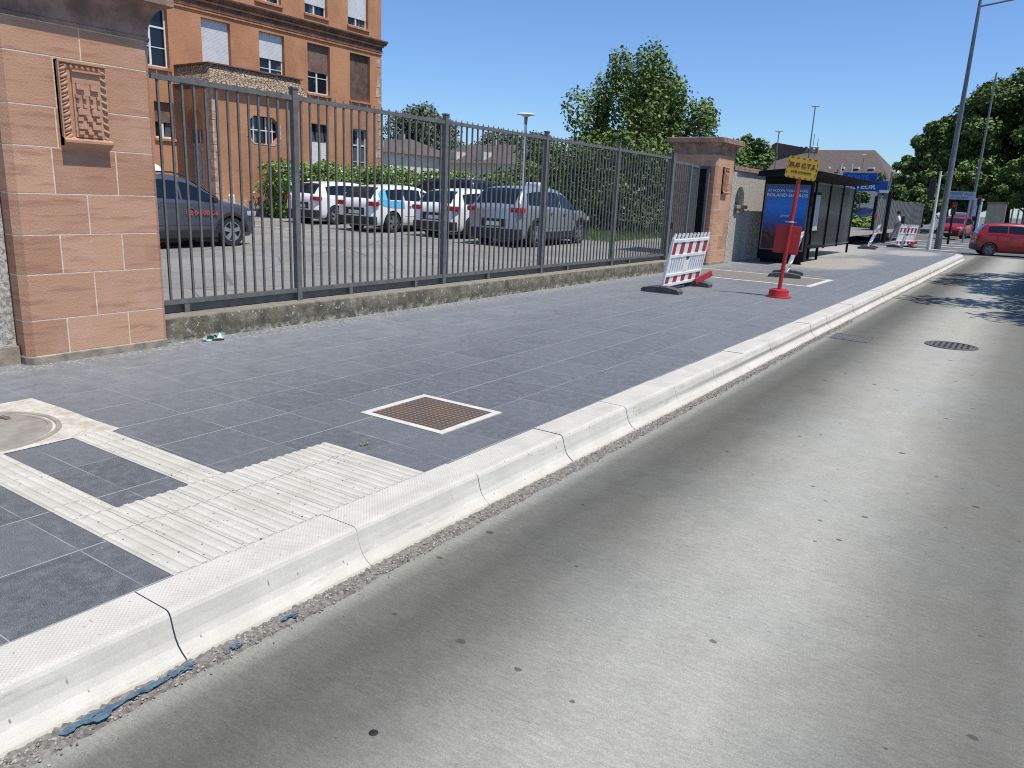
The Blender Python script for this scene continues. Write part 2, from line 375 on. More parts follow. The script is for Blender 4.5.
    M['tl_red'] = simple('traffic_red', (.7, .02, .02), .4, .05, 4.)
    M['flag_blue'] = simple('blue_board', (.02, .09, .4), .5, .05, 4.)
    M['flag_yellow'] = simple('yellow_board', (.6, .42, .03), .5, .05, 4.)
    M['sign_pale'] = simple('pale_sign', (.38, .42, .46), .5, .06, 4.)
    M['stone_beige'] = simple('beige_stone', (.42, .35, .24), .9, .15, 2.)
mats()

# ------------------------------------------------------------------ mesh helpers
def wl(o):
    v = Vector((0, 0, 0))
    while o is not None: v += Vector(o.location); o = o.parent
    return v
class MB:
    def __init__(s): s.v = []; s.f = []; s.t = []; s.mi = []
    def add(s, vs, fs, tone=.5, mi=0):
        k = len(s.v); s.v += [tuple(v) for v in vs]; s.f += [tuple(i+k for i in f) for f in fs]
        s.t += [tone]*len(fs); s.mi += [mi]*len(fs); return s
    def box(s, x0, x1, y0, y1, z0, z1, tone=.5, m=None, b=0., mi=0):
        if b > 0:
            pts = []
            # chamfered box: 24 vertices
            bm = bmesh.new(); bmesh.ops.create_cube(bm, size=1)
            for v in bm.verts: v.co = Vector((x0+(v.co.x+.5)*(x1-x0), y0+(v.co.y+.5)*(y1-y0), z0+(v.co.z+.5)*(z1-z0)))
            bmesh.ops.bevel(bm, geom=list(bm.edges)+list(bm.verts), offset=b, segments=2, profile=.6, affect='EDGES')
            bm.verts.index_update()
            vs = [v.co.copy() for v in bm.verts]; fs = [[v.index for v in f.verts] for f in bm.faces]; bm.free()
        else:
            vs = [Vector(p) for p in ((x0, y0, z0), (x1, y0, z0), (x1, y1, z0), (x0, y1, z0), (x0, y0, z1), (x1, y0, z1), (x1, y1, z1), (x0, y1, z1))]
            fs = [(3, 2, 1, 0), (4, 5, 6, 7), (0, 1, 5, 4), (1, 2, 6, 5), (2, 3, 7, 6), (3, 0, 4, 7)]
        if m is not None: vs = [m @ v for v in vs]
        return s.add(vs, fs, tone, mi)
    def quad(s, a, b, c, d, tone=.5, mi=0): return s.add([a, b, c, d], [(0, 1, 2, 3)], tone, mi)
    def prism(s, pts, z0, z1, tone=.5, mi=0):
        n = len(pts); vs = [(p[0], p[1], z0) for p in pts]+[(p[0], p[1], z1) for p in pts]
        fs = [tuple(range(n-1, -1, -1)), tuple(range(n, 2*n))]+[(i, (i+1) % n, n+(i+1) % n, n+i) for i in range(n)]
        return s.add(vs, fs, tone, mi)
    def extr(s, pts, axis, a0, a1, tone=.5, mi=0):
        """profile pts (2-D) extruded along axis 0,1,2; the other two axes in order"""
        n = len(pts); vs = []
        for a in (a0, a1):
            for p in pts:
                v = list(p); v.insert(axis, a); vs.append(tuple(v))
        fs = [tuple(range(n-1, -1, -1)), tuple(range(n, 2*n))]+[(i, (i+1) % n, n+(i+1) % n, n+i) for i in range(n)]
        return s.add(vs, fs, tone, mi)
    def tube(s, p0, p1, r0, r1=None, n=12, tone=.5, cap=True, mi=0):
        r1 = r0 if r1 is None else r1; p0 = Vector(p0); p1 = Vector(p1); d = (p1-p0).normalized()
        u = d.orthogonal().normalized(); w_ = d.cross(u); vs = []
        for p, r in ((p0, r0), (p1, r1)):
            for i in range(n):
                a = 2*math.pi*i/n; vs.append(p+u*math.cos(a)*r+w_*math.sin(a)*r)
        fs = [(i, (i+1) % n, n+(i+1) % n, n+i) for i in range(n)]
        if cap: fs += [tuple(range(n-1, -1, -1)), tuple(range(n, 2*n))]
        return s.add(vs, fs, tone, mi)
    def lathe(s, prof, c=(0, 0, 0), n=24, tone=.5, m=None, mi=0):
        """prof: (r,z) list around z"""
        vs = []; k = len(prof)
        for i in range(n):
            a = 2*math.pi*i/n
            for r, z in prof:
                v = Vector((c[0]+r*math.cos(a), c[1]+r*math.sin(a), c[2]+z)); vs.append(m @ v if m is not None else v)
        fs = [(i*k+j, ((i+1) % n)*k+j, ((i+1) % n)*k+j+1, i*k+j+1) for i in range(n) for j in range(k-1)]
        return s.add(vs, fs, tone, mi)
    def build(s, name, mat, parent=None, world=True, smooth=False, bevel=0.):
        me = bpy.data.meshes.new(name)
        off = wl(parent) if (parent is not None and world) else Vector((0, 0, 0))
        me.from_pydata([(v[0]-off.x, v[1]-off.y, v[2]-off.z) for v in s.v], [], s.f)
        mm = mat if isinstance(mat, (list, tuple)) else [mat]
        for m_ in mm: me.materials.append(M[m_] if isinstance(m_, str) else m_)
        a = me.attributes.new('tone', 'FLOAT', 'FACE'); a.data.foreach_set('value', s.t)
        if len(mm) > 1: me.polygons.foreach_set('material_index', s.mi)
        bm = bmesh.new(); bm.from_mesh(me)
        if smooth: bmesh.ops.remove_doubles(bm, verts=bm.verts, dist=1e-5)
        bmesh.ops.recalc_face_normals(bm, faces=bm.faces); bm.to_mesh(me); bm.free()
        if smooth:
            me.polygons.foreach_set('use_smooth', [True]*len(me.polygons))
            me.set_sharp_from_angle(angle=R(38 if smooth is True else smooth))
        me.update()
        o = bpy.data.objects.new(name, me); col.objects.link(o)
        if parent is not None: o.parent = parent
        if bevel:
            md = o.modifiers.new('bevel', 'BEVEL'); md.width = bevel; md.segments = 2; md.limit_method = 'ANGLE'
        return o
def tag(o, label, cat, group=None, kind=None):
    if label: o['label'] = label
    if cat: o['category'] = cat
    if group: o['group'] = group
    if kind: o['kind'] = kind
    return o
def thing(name, label, cat, loc=(0, 0, 0), rz=0., group=None):
    o = bpy.data.objects.new(name, None); o.empty_display_size = .2; col.objects.link(o)
    o.location = loc; o.rotation_euler = (0, 0, rz); return tag(o, label, cat, group)
def struct(o): o['kind'] = 'structure'; return o
def kids(o): return [c for c in bpy.data.objects if c.parent == o]
def copy_tree(o, parent=None):
    c = o.copy(); col.objects.link(c); c.parent = parent
    for ch in kids(o): copy_tree(ch, c)
    return c
def text(name, body, size, mat, parent, loc, rot, sx=1., align='CENTER', bold=0.):
    cu = bpy.data.curves.new(name, 'FONT'); cu.body = body; cu.size = size; cu.align_x = align; cu.align_y = 'CENTER'
    cu.extrude = .002; cu.offset = bold; cu.materials.append(M[mat]); cu.resolution_u = 3
    o = bpy.data.objects.new(name, cu); col.objects.link(o); bpy.context.view_layer.update()
    me = bpy.data.meshes.new_from_object(o.evaluated_get(bpy.context.evaluated_depsgraph_get())); bpy.data.objects.remove(o); me.name = name
    if not me.materials: me.materials.append(M[mat])
    o = bpy.data.objects.new(name, me); col.objects.link(o); o.parent = parent; o.location = loc; o.rotation_euler = rot; o.scale = (sx, 1, 1)
    return o
def lotz(x, y=18.): return -.05 + .010*abs(x) + .009*max(0., min(40., y))

# ------------------------------------------------------------------ ground, road, paving
def ground():
    b = MB(); b.quad((-700, -300, -.32), (700, -300, -.32), (700, 900, -.32), (-700, 900, -.32)); struct(b.build('ground', 'far_ground'))
    b = MB(); b.quad((-6, -6, -.19), (9, -6, -.19), (9, 40.5, -.19), (-6, 40.5, -.19)); struct(b.build('road', 'road'))
    b = MB(); b.quad((-60, 40.5, -.195), (60, 40.5, -.195), (60, 64, -.195), (-60, 64, -.195))
    b.quad((-5.2, 64, -.195), (7, 64, -.195), (7, 300, -.195), (-5.2, 300, -.195)); struct(b.build('side_street', 'asphalt_dark'))
    # paving sheet, rounded corner at the far end
    pts = [(-7.9, -4), (-2.79, -4), (-2.79, 36.0)]
    for i in range(1, 9):
        a = i/8*math.pi/2; pts.append((-2.79-2.3*(1-math.cos(a)), 36+2.6*math.sin(a)))
    pts += [(-5.3, 38.6), (-12, 42.5), (-12, 24), (-7.9, 24)]
    b = MB(); b.add([(x, y, 0) for x, y in pts], [tuple(range(len(pts)))])
    for i in (7,):
        pass
    # outer drop to the road behind the far end
    b.quad((-5.3, 38.6, 0), (-12, 42.5, 0), (-12, 42.5, -.2), (-5.3, 38.6, -.2))
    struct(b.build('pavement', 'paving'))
    # car park
    b = MB(); xs = [-7.55, -14, -21, -28, -60]
    for i in range(4):
        x0, x1 = xs[i], xs[i+1]
        for y0, y1 in ((-30, 0), (0, 40), (40, 120 if x0 < -12 else 60)):
            b.quad((x0, y0, lotz(x0, y0)), (x1, y0, lotz(x1, y0)), (x1, y1, lotz(x1, y1)), (x0, y1, lotz(x0, y1)))
    struct(b.build('car_park', 'asphalt', smooth=True))
    # bay lines and the pale footpath by the hedge
    b = MB()
    b.quad((-23.0, 12, lotz(23, 12)+.006), (-24.0, 12, lotz(24, 12)+.006), (-24.0, 34, lotz(24, 34)+.006), (-23.0, 34, lotz(23, 34)+.006))
    struct(b.build('footpath', 'cover_concrete'))
    b = MB()
    for y in (13.6, 16.35, 21.8, 24.5):
        b.quad((-18.2, y, lotz(18.2, y)+.008), (-22.6, y-.3, lotz(22.6, y)+.008), (-22.6, y-.18, lotz(22.6, y)+.008), (-18.2, y+.12, lotz(18.2, y)+.008))
    struct(b.build('road_markings', 'line_white'))
    # crossing bars on the side street
    b = MB()
    for y in (44.6, 49.5, 53.0, 57.5):
        b.quad((-9 if y < 50 else -8, y, -.188), (-1.0 if y > 45 else -3.4, y, -.188), (-1.0 if y > 45 else -3.4, y+.55, -.188), (-9 if y < 50 else -8, y+.55, -.188))
    struct(b.build('crossing_markings', 'line_white'))
ground()

def kerb():
    """metre long precast stones, each slightly different, 5 mm joints"""
    prof = [(-2.80, -.25), (-2.80, .006), (-2.585, .006), (-2.572, .004), (-2.560, -.004), (-2.552, -.018), (-2.541, -.060), (-2.528, -.098), (-2.512, -.126), (-2.488, -.149), (-2.464, -.164), (-2.450, -.19), (-2.450, -.25)]
    b = MB(); y = -4.51; r = random.Random(3)
    while y < 36.2:
        L = 1.0; dx = r.uniform(-.005, .005); dz = r.uniform(-.003, .003)
        b.extr([(px+dx, pz+dz) for px, pz in prof], 1, y+.0025, y+L-.0025, r.random()); y += L
    # rounded end
    n = 9; ring = []
    for i in range(n):
        a = i/(n-1)*R(80); cx = -2.80-.9
        ring.append([(cx+(px-cx)*math.cos(a) if True else 0, y+(px-cx)*math.sin(a), pz) for px, pz in prof])
    k = len(prof); vs = [p for r_ in ring for p in r_]
    fs = [(i*k+j, i*k+j+1, (i+1)*k+j+1, (i+1)*k+j) for i in range(n-1) for j in range(k-1)] + [tuple(range(k)), tuple((n-1)*k+j for j in range(k))]
    b.add(vs, fs)
    struct(b.build('kerb', 'kerb'))
    # bedding under the joints so the gaps read dark
    b = MB(); b.box(-2.79, -2.56, -4, 35, -.24, -.03); struct(b.build('kerb_bedding', 'black_hole'))
kerb()

def gutter():
    # a rough mortar and gravel strip between kerb and road
    b = MB(); nx = 9; ny = 900; y0, y1 = -1, 36.5; r = np.random.RandomState(4)
    ys = np.concatenate([np.linspace(y0, 9, 700), np.linspace(9.1, y1, 200)])
    e = np.cumsum(r.normal(0, .008, ny)); e = e-np.convolve(e, np.ones(41)/41, 'same'); e = np.clip(e, -.022, .022)
    e2 = np.convolve(r.normal(0, .02, ny), np.ones(9)/9, 'same')
    vs = []; 
    for i, y in enumerate(ys):
        wdt = .115 if y < 6 else max(.05, .115-(y-6)*.01)
        for j in range(nx):
            t = j/(nx-1); x = -2.475+t*(wdt+.0+e2[i]*(t > .8))
            z = -.172 - .014*t + (r.normal(0, .0035) if 0 < j < nx-1 else 0) - (.03 if j == nx-1 else 0)
            vs.append((x, y, z))
    fs = [(i*nx+j, (i+1)*nx+j, (i+1)*nx+j+1, i*nx+j+1) for i in range(ny-1) for j in range(nx-1)]
    b.add(vs, fs); struct(b.build('gutter_strip', 'gravel_bed'))
    # loose gravel
    b = MB(); rr = random.Random(5)
    ico = [(0, 0, 1), (.89, 0, .45), (.28, .85, .45), (-.72, .53, .45), (-.72, -.53, .45), (.28, -.85, .45), (.72, .53, -.45), (-.28, .85, -.45), (-.89, 0, -.45), (-.28, -.85, -.45), (.72, -.53, -.45), (0, 0, -1)]
    icf = [(0, 1, 2), (0, 2, 3), (0, 3, 4), (0, 4, 5), (0, 5, 1), (1, 6, 2), (2, 7, 3), (3, 8, 4), (4, 9, 5), (5, 10, 1), (6, 7, 2), (7, 8, 3), (8, 9, 4), (9, 10, 5), (10, 6, 1), (11, 7, 6), (11, 8, 7), (11, 9, 8), (11, 10, 9), (11, 6, 10)]
    for k in range(9500):
        y = .3+rr.random()**1.5*13.5; x = -2.475+abs(rr.gauss(.045, .03)); s = rr.uniform(.002, .006)*(1 if y < 5 else 1.25)
        if rr.random() < .03: x += rr.uniform(0, .12); s *= .6
        z = -.176-.01*(x+2.475)/.14+s*.25
        if x > -2.33: z = -.187
        sx, sy, sz = s*rr.uniform(.7, 1.4), s*rr.uniform(.7, 1.4), s*rr.uniform(.4, .9)
        b.add([(x+v[0]*sx, y+v[1]*sy, z+v[2]*sz) for v in ico], icf, rr.random()**1.3)
    g = b.build('gravel', 'pebble'); tag(g, 'loose grey and brown gravel lying along the foot of the pale kerb', 'gravel', kind='stuff')
    # blue scraps of film: ragged flakes
    spots = [(-2.415, 1.13, .10, 'long blue scrap of film in the gutter gravel, nearest the camera'), (-2.425, 1.30, .085, 'wide blue scrap of film in the gutter gravel beside the second scrap'), (-2.425, 1.46, .06, 'blue scrap of film in the gutter just before the first kerb joint'),
             (-2.40, 1.66, .04, 'small blue scrap of film in the gutter just past the first kerb joint'), (-2.40, 1.93, .045, 'narrow blue scrap of film in the gutter farther along the second kerb stone')]
    for x, y, s, lb in spots:
        b = MB()
        for q in range(7):
            cy = y+rr.uniform(-s, s); cx = x+rr.uniform(-.014, .018)-(cy-y)*.05; n = 11; z = -.1690+q*.0006
            ring = [(cx+math.cos(2*math.pi*i/n)*s*.17*rr.uniform(.25, 1.4), cy+math.sin(2*math.pi*i/n)*s*.5*rr.uniform(.3, 1.3), z+rr.uniform(-.0005, .002)) for i in range(n)]
            b.add([(cx, cy, z+.002)]+ring, [(0, i+1, (i+1) % n+1) for i in range(n)])
        o = b.build('film_scrap', 'blue_film'); tag(o, lb, 'scrap', 'blue film scraps in the gutter')
gutter()

def paving_details():
    # tactile guidance strips and field: ribbed white slabs
    def ribs(b, x0, x1, y0, y1):
        b.box(x0, x1, y0, y1, -.01, .005, b=.0015)
        n = round((y1-y0)/.0575); p = (y1-y0)/n
        for i in range(n):
            c = y0+(i+.5)*p
            b.extr([(c-.017, .004), (c-.011, .0105), (c+.011, .0105), (c+.017, .004)], 0, x0+.002, x1-.002)
    b = MB()
    for k in range(9):
        y = 1.665+k*.1817
        for x0, x1 in ((-3.665, -3.395), (-3.390, -2.808)): ribs(b, x0+.002, x1, y+.0012, y+.1805)
    for y0 in (1.665, 2.305):
        xs = [-4.92, -4.66, -4.41, -3.88, -3.668]
        for i in range(4): ribs(b, xs[i]+.002, xs[i+1]-.001, y0, y0+.228)
    o = b.build('tactile_paving', 'tactile'); struct(o)
    # rusty chequer plate with pale frame
    t = thing('inspection_cover', 'rusty square chequer plate cover in a white stone frame on the paving', 'cover', (-3.6, 4.27, 0))
    x0, x1, y0, y1 = -4.0, -3.21, 3.94, 4.67
    f = MB(); w_ = .055
    for a, c, d, e in ((x0, x1, y0, y0+w_), (x0, x1, y1-w_, y1), (x0, x0+w_, y0+w_, y1-w_), (x1-w_, x1, y0+w_, y1-w_)): f.box(a, c, d, e, -.01, .007)
    f.build('frame', 'trim_white', t)
    f = MB(); f.box(x0+w_, x1-w_, y0+w_, y1-w_, -.02, .0035); f.build('plate', 'rust', t)
    # round cover set in a cream mortar square
    b = MB(); pts = [(-6.06, 1.38), (-5.5, 1.365), (-4.93, 1.40), (-4.915, 1.9), (-4.92, 2.31), (-4.83, 2.45), (-4.90, 2.60), (-5.2, 2.585), (-5.6, 2.59), (-6.06, 2.57), (-6.05, 2.0)]
    b.add([(x, y, .0045) for x, y in pts], [tuple(range(len(pts)))]); struct(b.build('mortar_surround', 'mortar'))
    t = thing('manhole_cover', 'round concrete filled manhole cover in the cream mortar patch by the tactile strip', 'manhole cover', (-5.45, 1.95, 0))
    b = MB(); b.lathe([(0, .0075), (.40, .0075), (.405, .004)], (-5.45, 1.95, 0), 48); b.build('cover', 'cover_concrete', t, smooth=30)
    b = MB(); b.lathe([(.405, .003), (.41, .011), (.43, .011), (.435, .004), (.452, .004), (.457, .012), (.485, .012), (.49, .003)], (-5.45, 1.95, 0), 48); b.build('ring', 'cover_concrete', t, smooth=30)
    b = MB(); b.lathe([(0, .0), (.03, .0)], (-5.66, 2.22, .0095), 10); b.box(-5.72, -5.6, 2.2, 2.235, .008, .0105); b.build('lifting_slot', 'rust', t)
    # road grate
    t = thing('road_grate', 'round black slotted iron grate set in the concrete road', 'grate', (-.81, 12.4, -.19))
    b = MB(); b.lathe([(.28, .004), (.282, .012), (.34, .012), (.342, .002)], (-.81, 12.4, -.19), 40); b.build('rim', 'iron', t, smooth=30)
    b = MB()
    for i in range(8):
        xx = -.245+i*.07; h = math.sqrt(.28**2-xx**2); b.box(-.81+xx-.019, -.81+xx+.019, 12.4-h, 12.4+h, -.19+.003, -.19+.0105)
    b.box(-.81-.27, -.81+.27, 12.385, 12.415, -.19+.001, -.19+.0065)
    b.build('grating', 'iron', t)
    b = MB(); b.lathe([(0, .0015), (.27, .0015)], (-.81, 12.4, -.19), 32); b.build('pit', 'black_hole', t)
    # gully patch by the kerb and the tar plug near the camera
    t = thing('gully_cover', 'dark flat gully cover in the road against the kerb', 'gully', (-2.07, 11.95, -.19))
    b = MB(); b.box(-2.28, -1.86, 11.75, 12.2, -.2, -.186); b.build('plate', 'iron', t)
    b = MB(); b.box(-2.32, -1.80, 11.68, 11.75, -.2, -.184); b.box(-2.32, -1.80, 12.2, 12.27, -.2, -.184); b.box(-2.32, -2.281, 11.75, 12.2, -.2, -.184); b.box(-1.859, -1.80, 11.75, 12.2, -.2, -.184); b.build('frame', 'iron', t)
    b = MB(); b.lathe([(0, .004), (.012, .0035), (.017, .001)], (-1.62, 1.65, -.19), 14); o = b.build('tar_plug', 'black_hole', smooth=True); tag(o, 'small round black tar plug in the concrete road nearest the camera', 'tar plug')
    # framed works pit on the pavement
    t = thing('works_pit', 'rectangle of rough filled ground with white border beside the second gate pillar', 'patch', (-5.5, 18, 0))
    b = MB(); b.quad((-7.15, 17.1, .004), (-4.0, 17.1, .004), (-4.0, 19.1, .004), (-7.15, 19.1, .004)); b.build('fill', 'gravel_bed', t)
    b = MB(); b.box(-7.1, -3.88, 16.98, 17.1, -.01, .007); b.box(-4.0, -3.88, 17.1, 19.1, -.01, .007); b.box(-7.1, -3.88, 19.1, 19.2, -.01, .007); b.build('border', 'trim_white', t)
    # sandy dust by the shelter (ragged sheets)
    r = random.Random(11)
    def blob(cx, cy, rx, ry, z):
        n = 40; ph = [r.uniform(0, 6.28) for _ in range(5)]
        return [(cx+rx*math.cos(2*math.pi*i/n)*(1+.13*sum(math.sin(k*2*math.pi*i/n+ph[k-2])/1.3 for k in (2, 3, 4, 5, 6))), cy+ry*math.sin(2*math.pi*i/n)*(1+.13*sum(math.cos(k*2*math.pi*i/n+ph[k-2])/1.3 for k in (2, 3, 4, 5, 6))), z) for i in range(n)]
    # crushed green bottle scrap near the wall
    b = MB(); rr = random.Random(2)
    n = 10
    for q in range(3):
        cx, cy, cz = -7.12+.03*q, 4.80+.05*q, .02+.012*q
        ring = [(cx+math.cos(6.28*i/n)*.05*rr.uniform(.5, 1.2), cy+math.sin(6.28*i/n)*.08*rr.uniform(.6, 1.2), max(.004, cz+rr.uniform(-.03, .04))) for i in range(n)]
        b.add([(cx, cy, cz+.04)]+ring, [(0, i+1, (i+1) % n+1) for i in range(n)])
    me = simple('pale_green_plastic', (.22, .33, .27), .4, .3, 30.)
    o = b.build('crumpled_wrapper', me); tag(o, 'crumpled pale green wrapper on the paving against the low fence wall', 'wrapper')
    # weeds
    for x, y, lb in ((-3.44, 3.42, 'tiny green weed growing in the joint beside the tactile field'),):
        b = MB()
        for k in range(14):
            a = rr.uniform(0, 6.28); l = rr.uniform(.015, .035); b.add([(x, y, 0), (x+math.cos(a)*l+.004, y+math.sin(a)*l, .012), (x+math.cos(a)*l, y+math.sin(a)*l+.006, .018), (x-.004, y+.004, .006)], [(0, 1, 2, 3)], rr.random())
        o = b.build('weed', 'leaf_hedge'); tag(o, lb, 'weed')
paving_details()

# ------------------------------------------------------------------ gate pillars
def pillar(loc, label, seed, depth=1.25, wd=1.33, full=True):
    """front face at x=0 looking +X, y from 0 to wd; courses as measured"""
    t = thing('gate_pillar', label, 'gate pillar', loc)
    r = random.Random(seed); c = .055; g = .013
    b = MB(); q = .0022
    b.prism([(-q, c+q), (-q, wd-c-q), (-c-q, wd-q), (-depth+q, wd-q), (-depth+q, q), (-c-q, q)], .02, 2.95); b.build('joint_core', 'stone_joint', t, world=False)
    zs = [.075, .39, .79, 1.13, 1.48, 1.87, 2.2, 2.61, 2.87]
    vj = [(.35, .92), (.63,), (.36, .92), (.63,), (.36, .92), (.42, .80), (.44, .88), (.68,)]
    b = MB()
    for i in range(8):
        z0, z1 = zs[i]+g/2, zs[i+1]-g/2; js = [0]+list(vj[i])+[wd]
        for k in range(len(js)-1):
            y0 = js[k]+(g/2 if k else 0); y1 = js[k+1]-(g/2 if k < len(js)-2 else 0); D = .42 if (i+k) % 2 else .7
            if len(js) == 2: D = depth
            pts = []
            if k == 0: pts += [(-D, 0), (-c, 0), (0, c)]
            else: pts += [(-D, y0), (0, y0)]
            if k == len(js)-2: pts += [(0, wd-c), (-c, wd), (-D, wd)]
            else: pts += [(0, y1), (-D, y1)]
            if k > 0 and k < len(js)-2: pts = [(-.2, y0), (0, y0), (0, y1), (-.2, y1)]
            b.prism(pts, z0, z1, r.random())
        # flanks behind the corner stones
        for y0, y1 in ((0, .25), (wd-.25, wd)):
            x = -.7 if ((i+(0 if y0 == 0 else len(js)-2)) % 2 == 0) else -.42
            b.prism([(-depth, y0), (x-g, y0), (x-g, y1), (-depth, y1)], z0, z1, r.random())
    b.build('stonework', 'sandstone', t, world=False)
    b = MB(); b.prism([(.012, c*.6), (.012, wd-c*.6), (-c, wd+.01), (-depth-.01, wd+.01), (-depth-.01, -.01), (-c, -.01)], -.02, .07); b.build('plinth', 'plinth', t, world=False, bevel=.006)
    # cavetto capital: rings growing outwards
    rings = []
    for i in range(9):
        a = i/8*math.pi/2; rings.append((.15*(1-math.cos(a)), 2.88+.27*math.sin(a)))
    rings = [(.0, 2.875), (.012, 2.876), (.012, 2.905), (0, 2.906)]+[(o+.004, z+.03) for o, z in rings]+[(.175, 3.186), (.175, 3.30), (.16, 3.315)]
    def rect(o):
        return [(o, -o+c*.4), (o, wd+o-c*.4), (o-c, wd+o), (-depth-o, wd+o), (-depth-o, -o), (o-c, -o)]
    vs = []; k = 6
    for o, z in rings: vs += [(x, y, z) for x, y in rect(o)]
    fs = [(i*k+j, i*k+(j+1) % k, (i+1)*k+(j+1) % k, (i+1)*k+j) for i in range(len(rings)-1) for j in range(k)]+[tuple((len(rings)-1)*k+j for j in range(k))]
    b = MB(); b.add(vs, fs); b.build('capital', 'stone_dark', t, world=False, smooth=30)
    # carved relief tablet: frame of scallops, castle blocks inside
    b = MB(); y0, y1, z0, z1 = .445, .865, 1.89, 2.59
    b.box(-.01, .035, y0, y1, z0+.05, z1, .35, b=.004); b.extr([(0, z0-.03), (.05, z0), (.088, z0+.03), (.088, z0+.05), (.035, z0+.075), (0, z0+.08)], 1, y0, y1, .4)
    b.box(-.01, .062, y0, y0+.012, z0, z1, .3); b.box(-.01, .06, y0, y1, z1-.02, z1, .4, b=.004)
    b.build('tablet', 'sandstone', t, world=False)
    b = MB()
    def lobe(cy, cz, ry, rz, ang, tn):
        n = 10; pr = []
        for a0 in (0, .45, .75, 1):
            for i in range(n):
                a = 2*math.pi*i/n; yy = math.cos(a)*ry*a0; zz = math.sin(a)*rz*a0
                pr.append((.034+.02*math.sqrt(max(0, 1-a0*a0)), cy+yy*math.cos(ang)-zz*math.sin(ang), cz+yy*math.sin(ang)+zz*math.cos(ang)))
        b.add(pr, [(q*n+i, q*n+(i+1) % n, (q+1)*n+(i+1) % n, (q+1)*n+i) for q in range(3) for i in range(n)], tn)
    for i in range(10):
        zc = z0+.075+i*.062
        lobe(y0+.052, zc, .044, .019, R(32), .45); lobe(y0+.045, zc+.028, .036, .009, R(32), .4)
        lobe(y1-.03, zc, .032, .017, R(-32), .45)
    for i in range(7):
        yc = y0+.07+i*.048; lobe(yc, z1-.045, .017, .032, R(20), .45)
    b.build('carved_border', 'sandstone', t, world=False, smooth=60)
    b = MB(); yi0, yi1 = y0+.115, y1-.065
    b.box(.03, .052, yi0, yi1, z0+.08, z1-.085, .5)
    b.box(.03, .074, yi0-.005, yi1+.01, z1-.085, z1-.07, .4)
    for rowz, n, ww, hh in ((z1-.20, 2, .07, .055), (z1-.285, 4, .032, .03), (z1-.36, 4, .03, .03), (z1-.41, 2, .075, .05), (z1-.47, 3, .05, .035), (z1-.53, 2, .085, .045), (z1-.585, 3, .045, .03)):
        for i in range(n):
            yc = yi0+(i+.5)*(yi1-yi0)/n; b.box(.05, .072, yc-ww/2, yc+ww/2, rowz-hh/2, rowz+hh/2, .5, b=.003)
    b.build('carved_castle', 'sandstone', t, world=False)
    if full:
        b = MB(); b.tube((.0, 0, 0), (.001, 0, 0), .001, n=4)
    return t
P1 = pillar((-7.15, 3.05, 0), 'red sandstone gate pillar with carved tablet, cut by the left edge of the picture', 1)
P2 = pillar((-7.36, 20.25, 0), 'red sandstone gate pillar with carved tablet standing beyond the fence next to the bus shelter', 5)

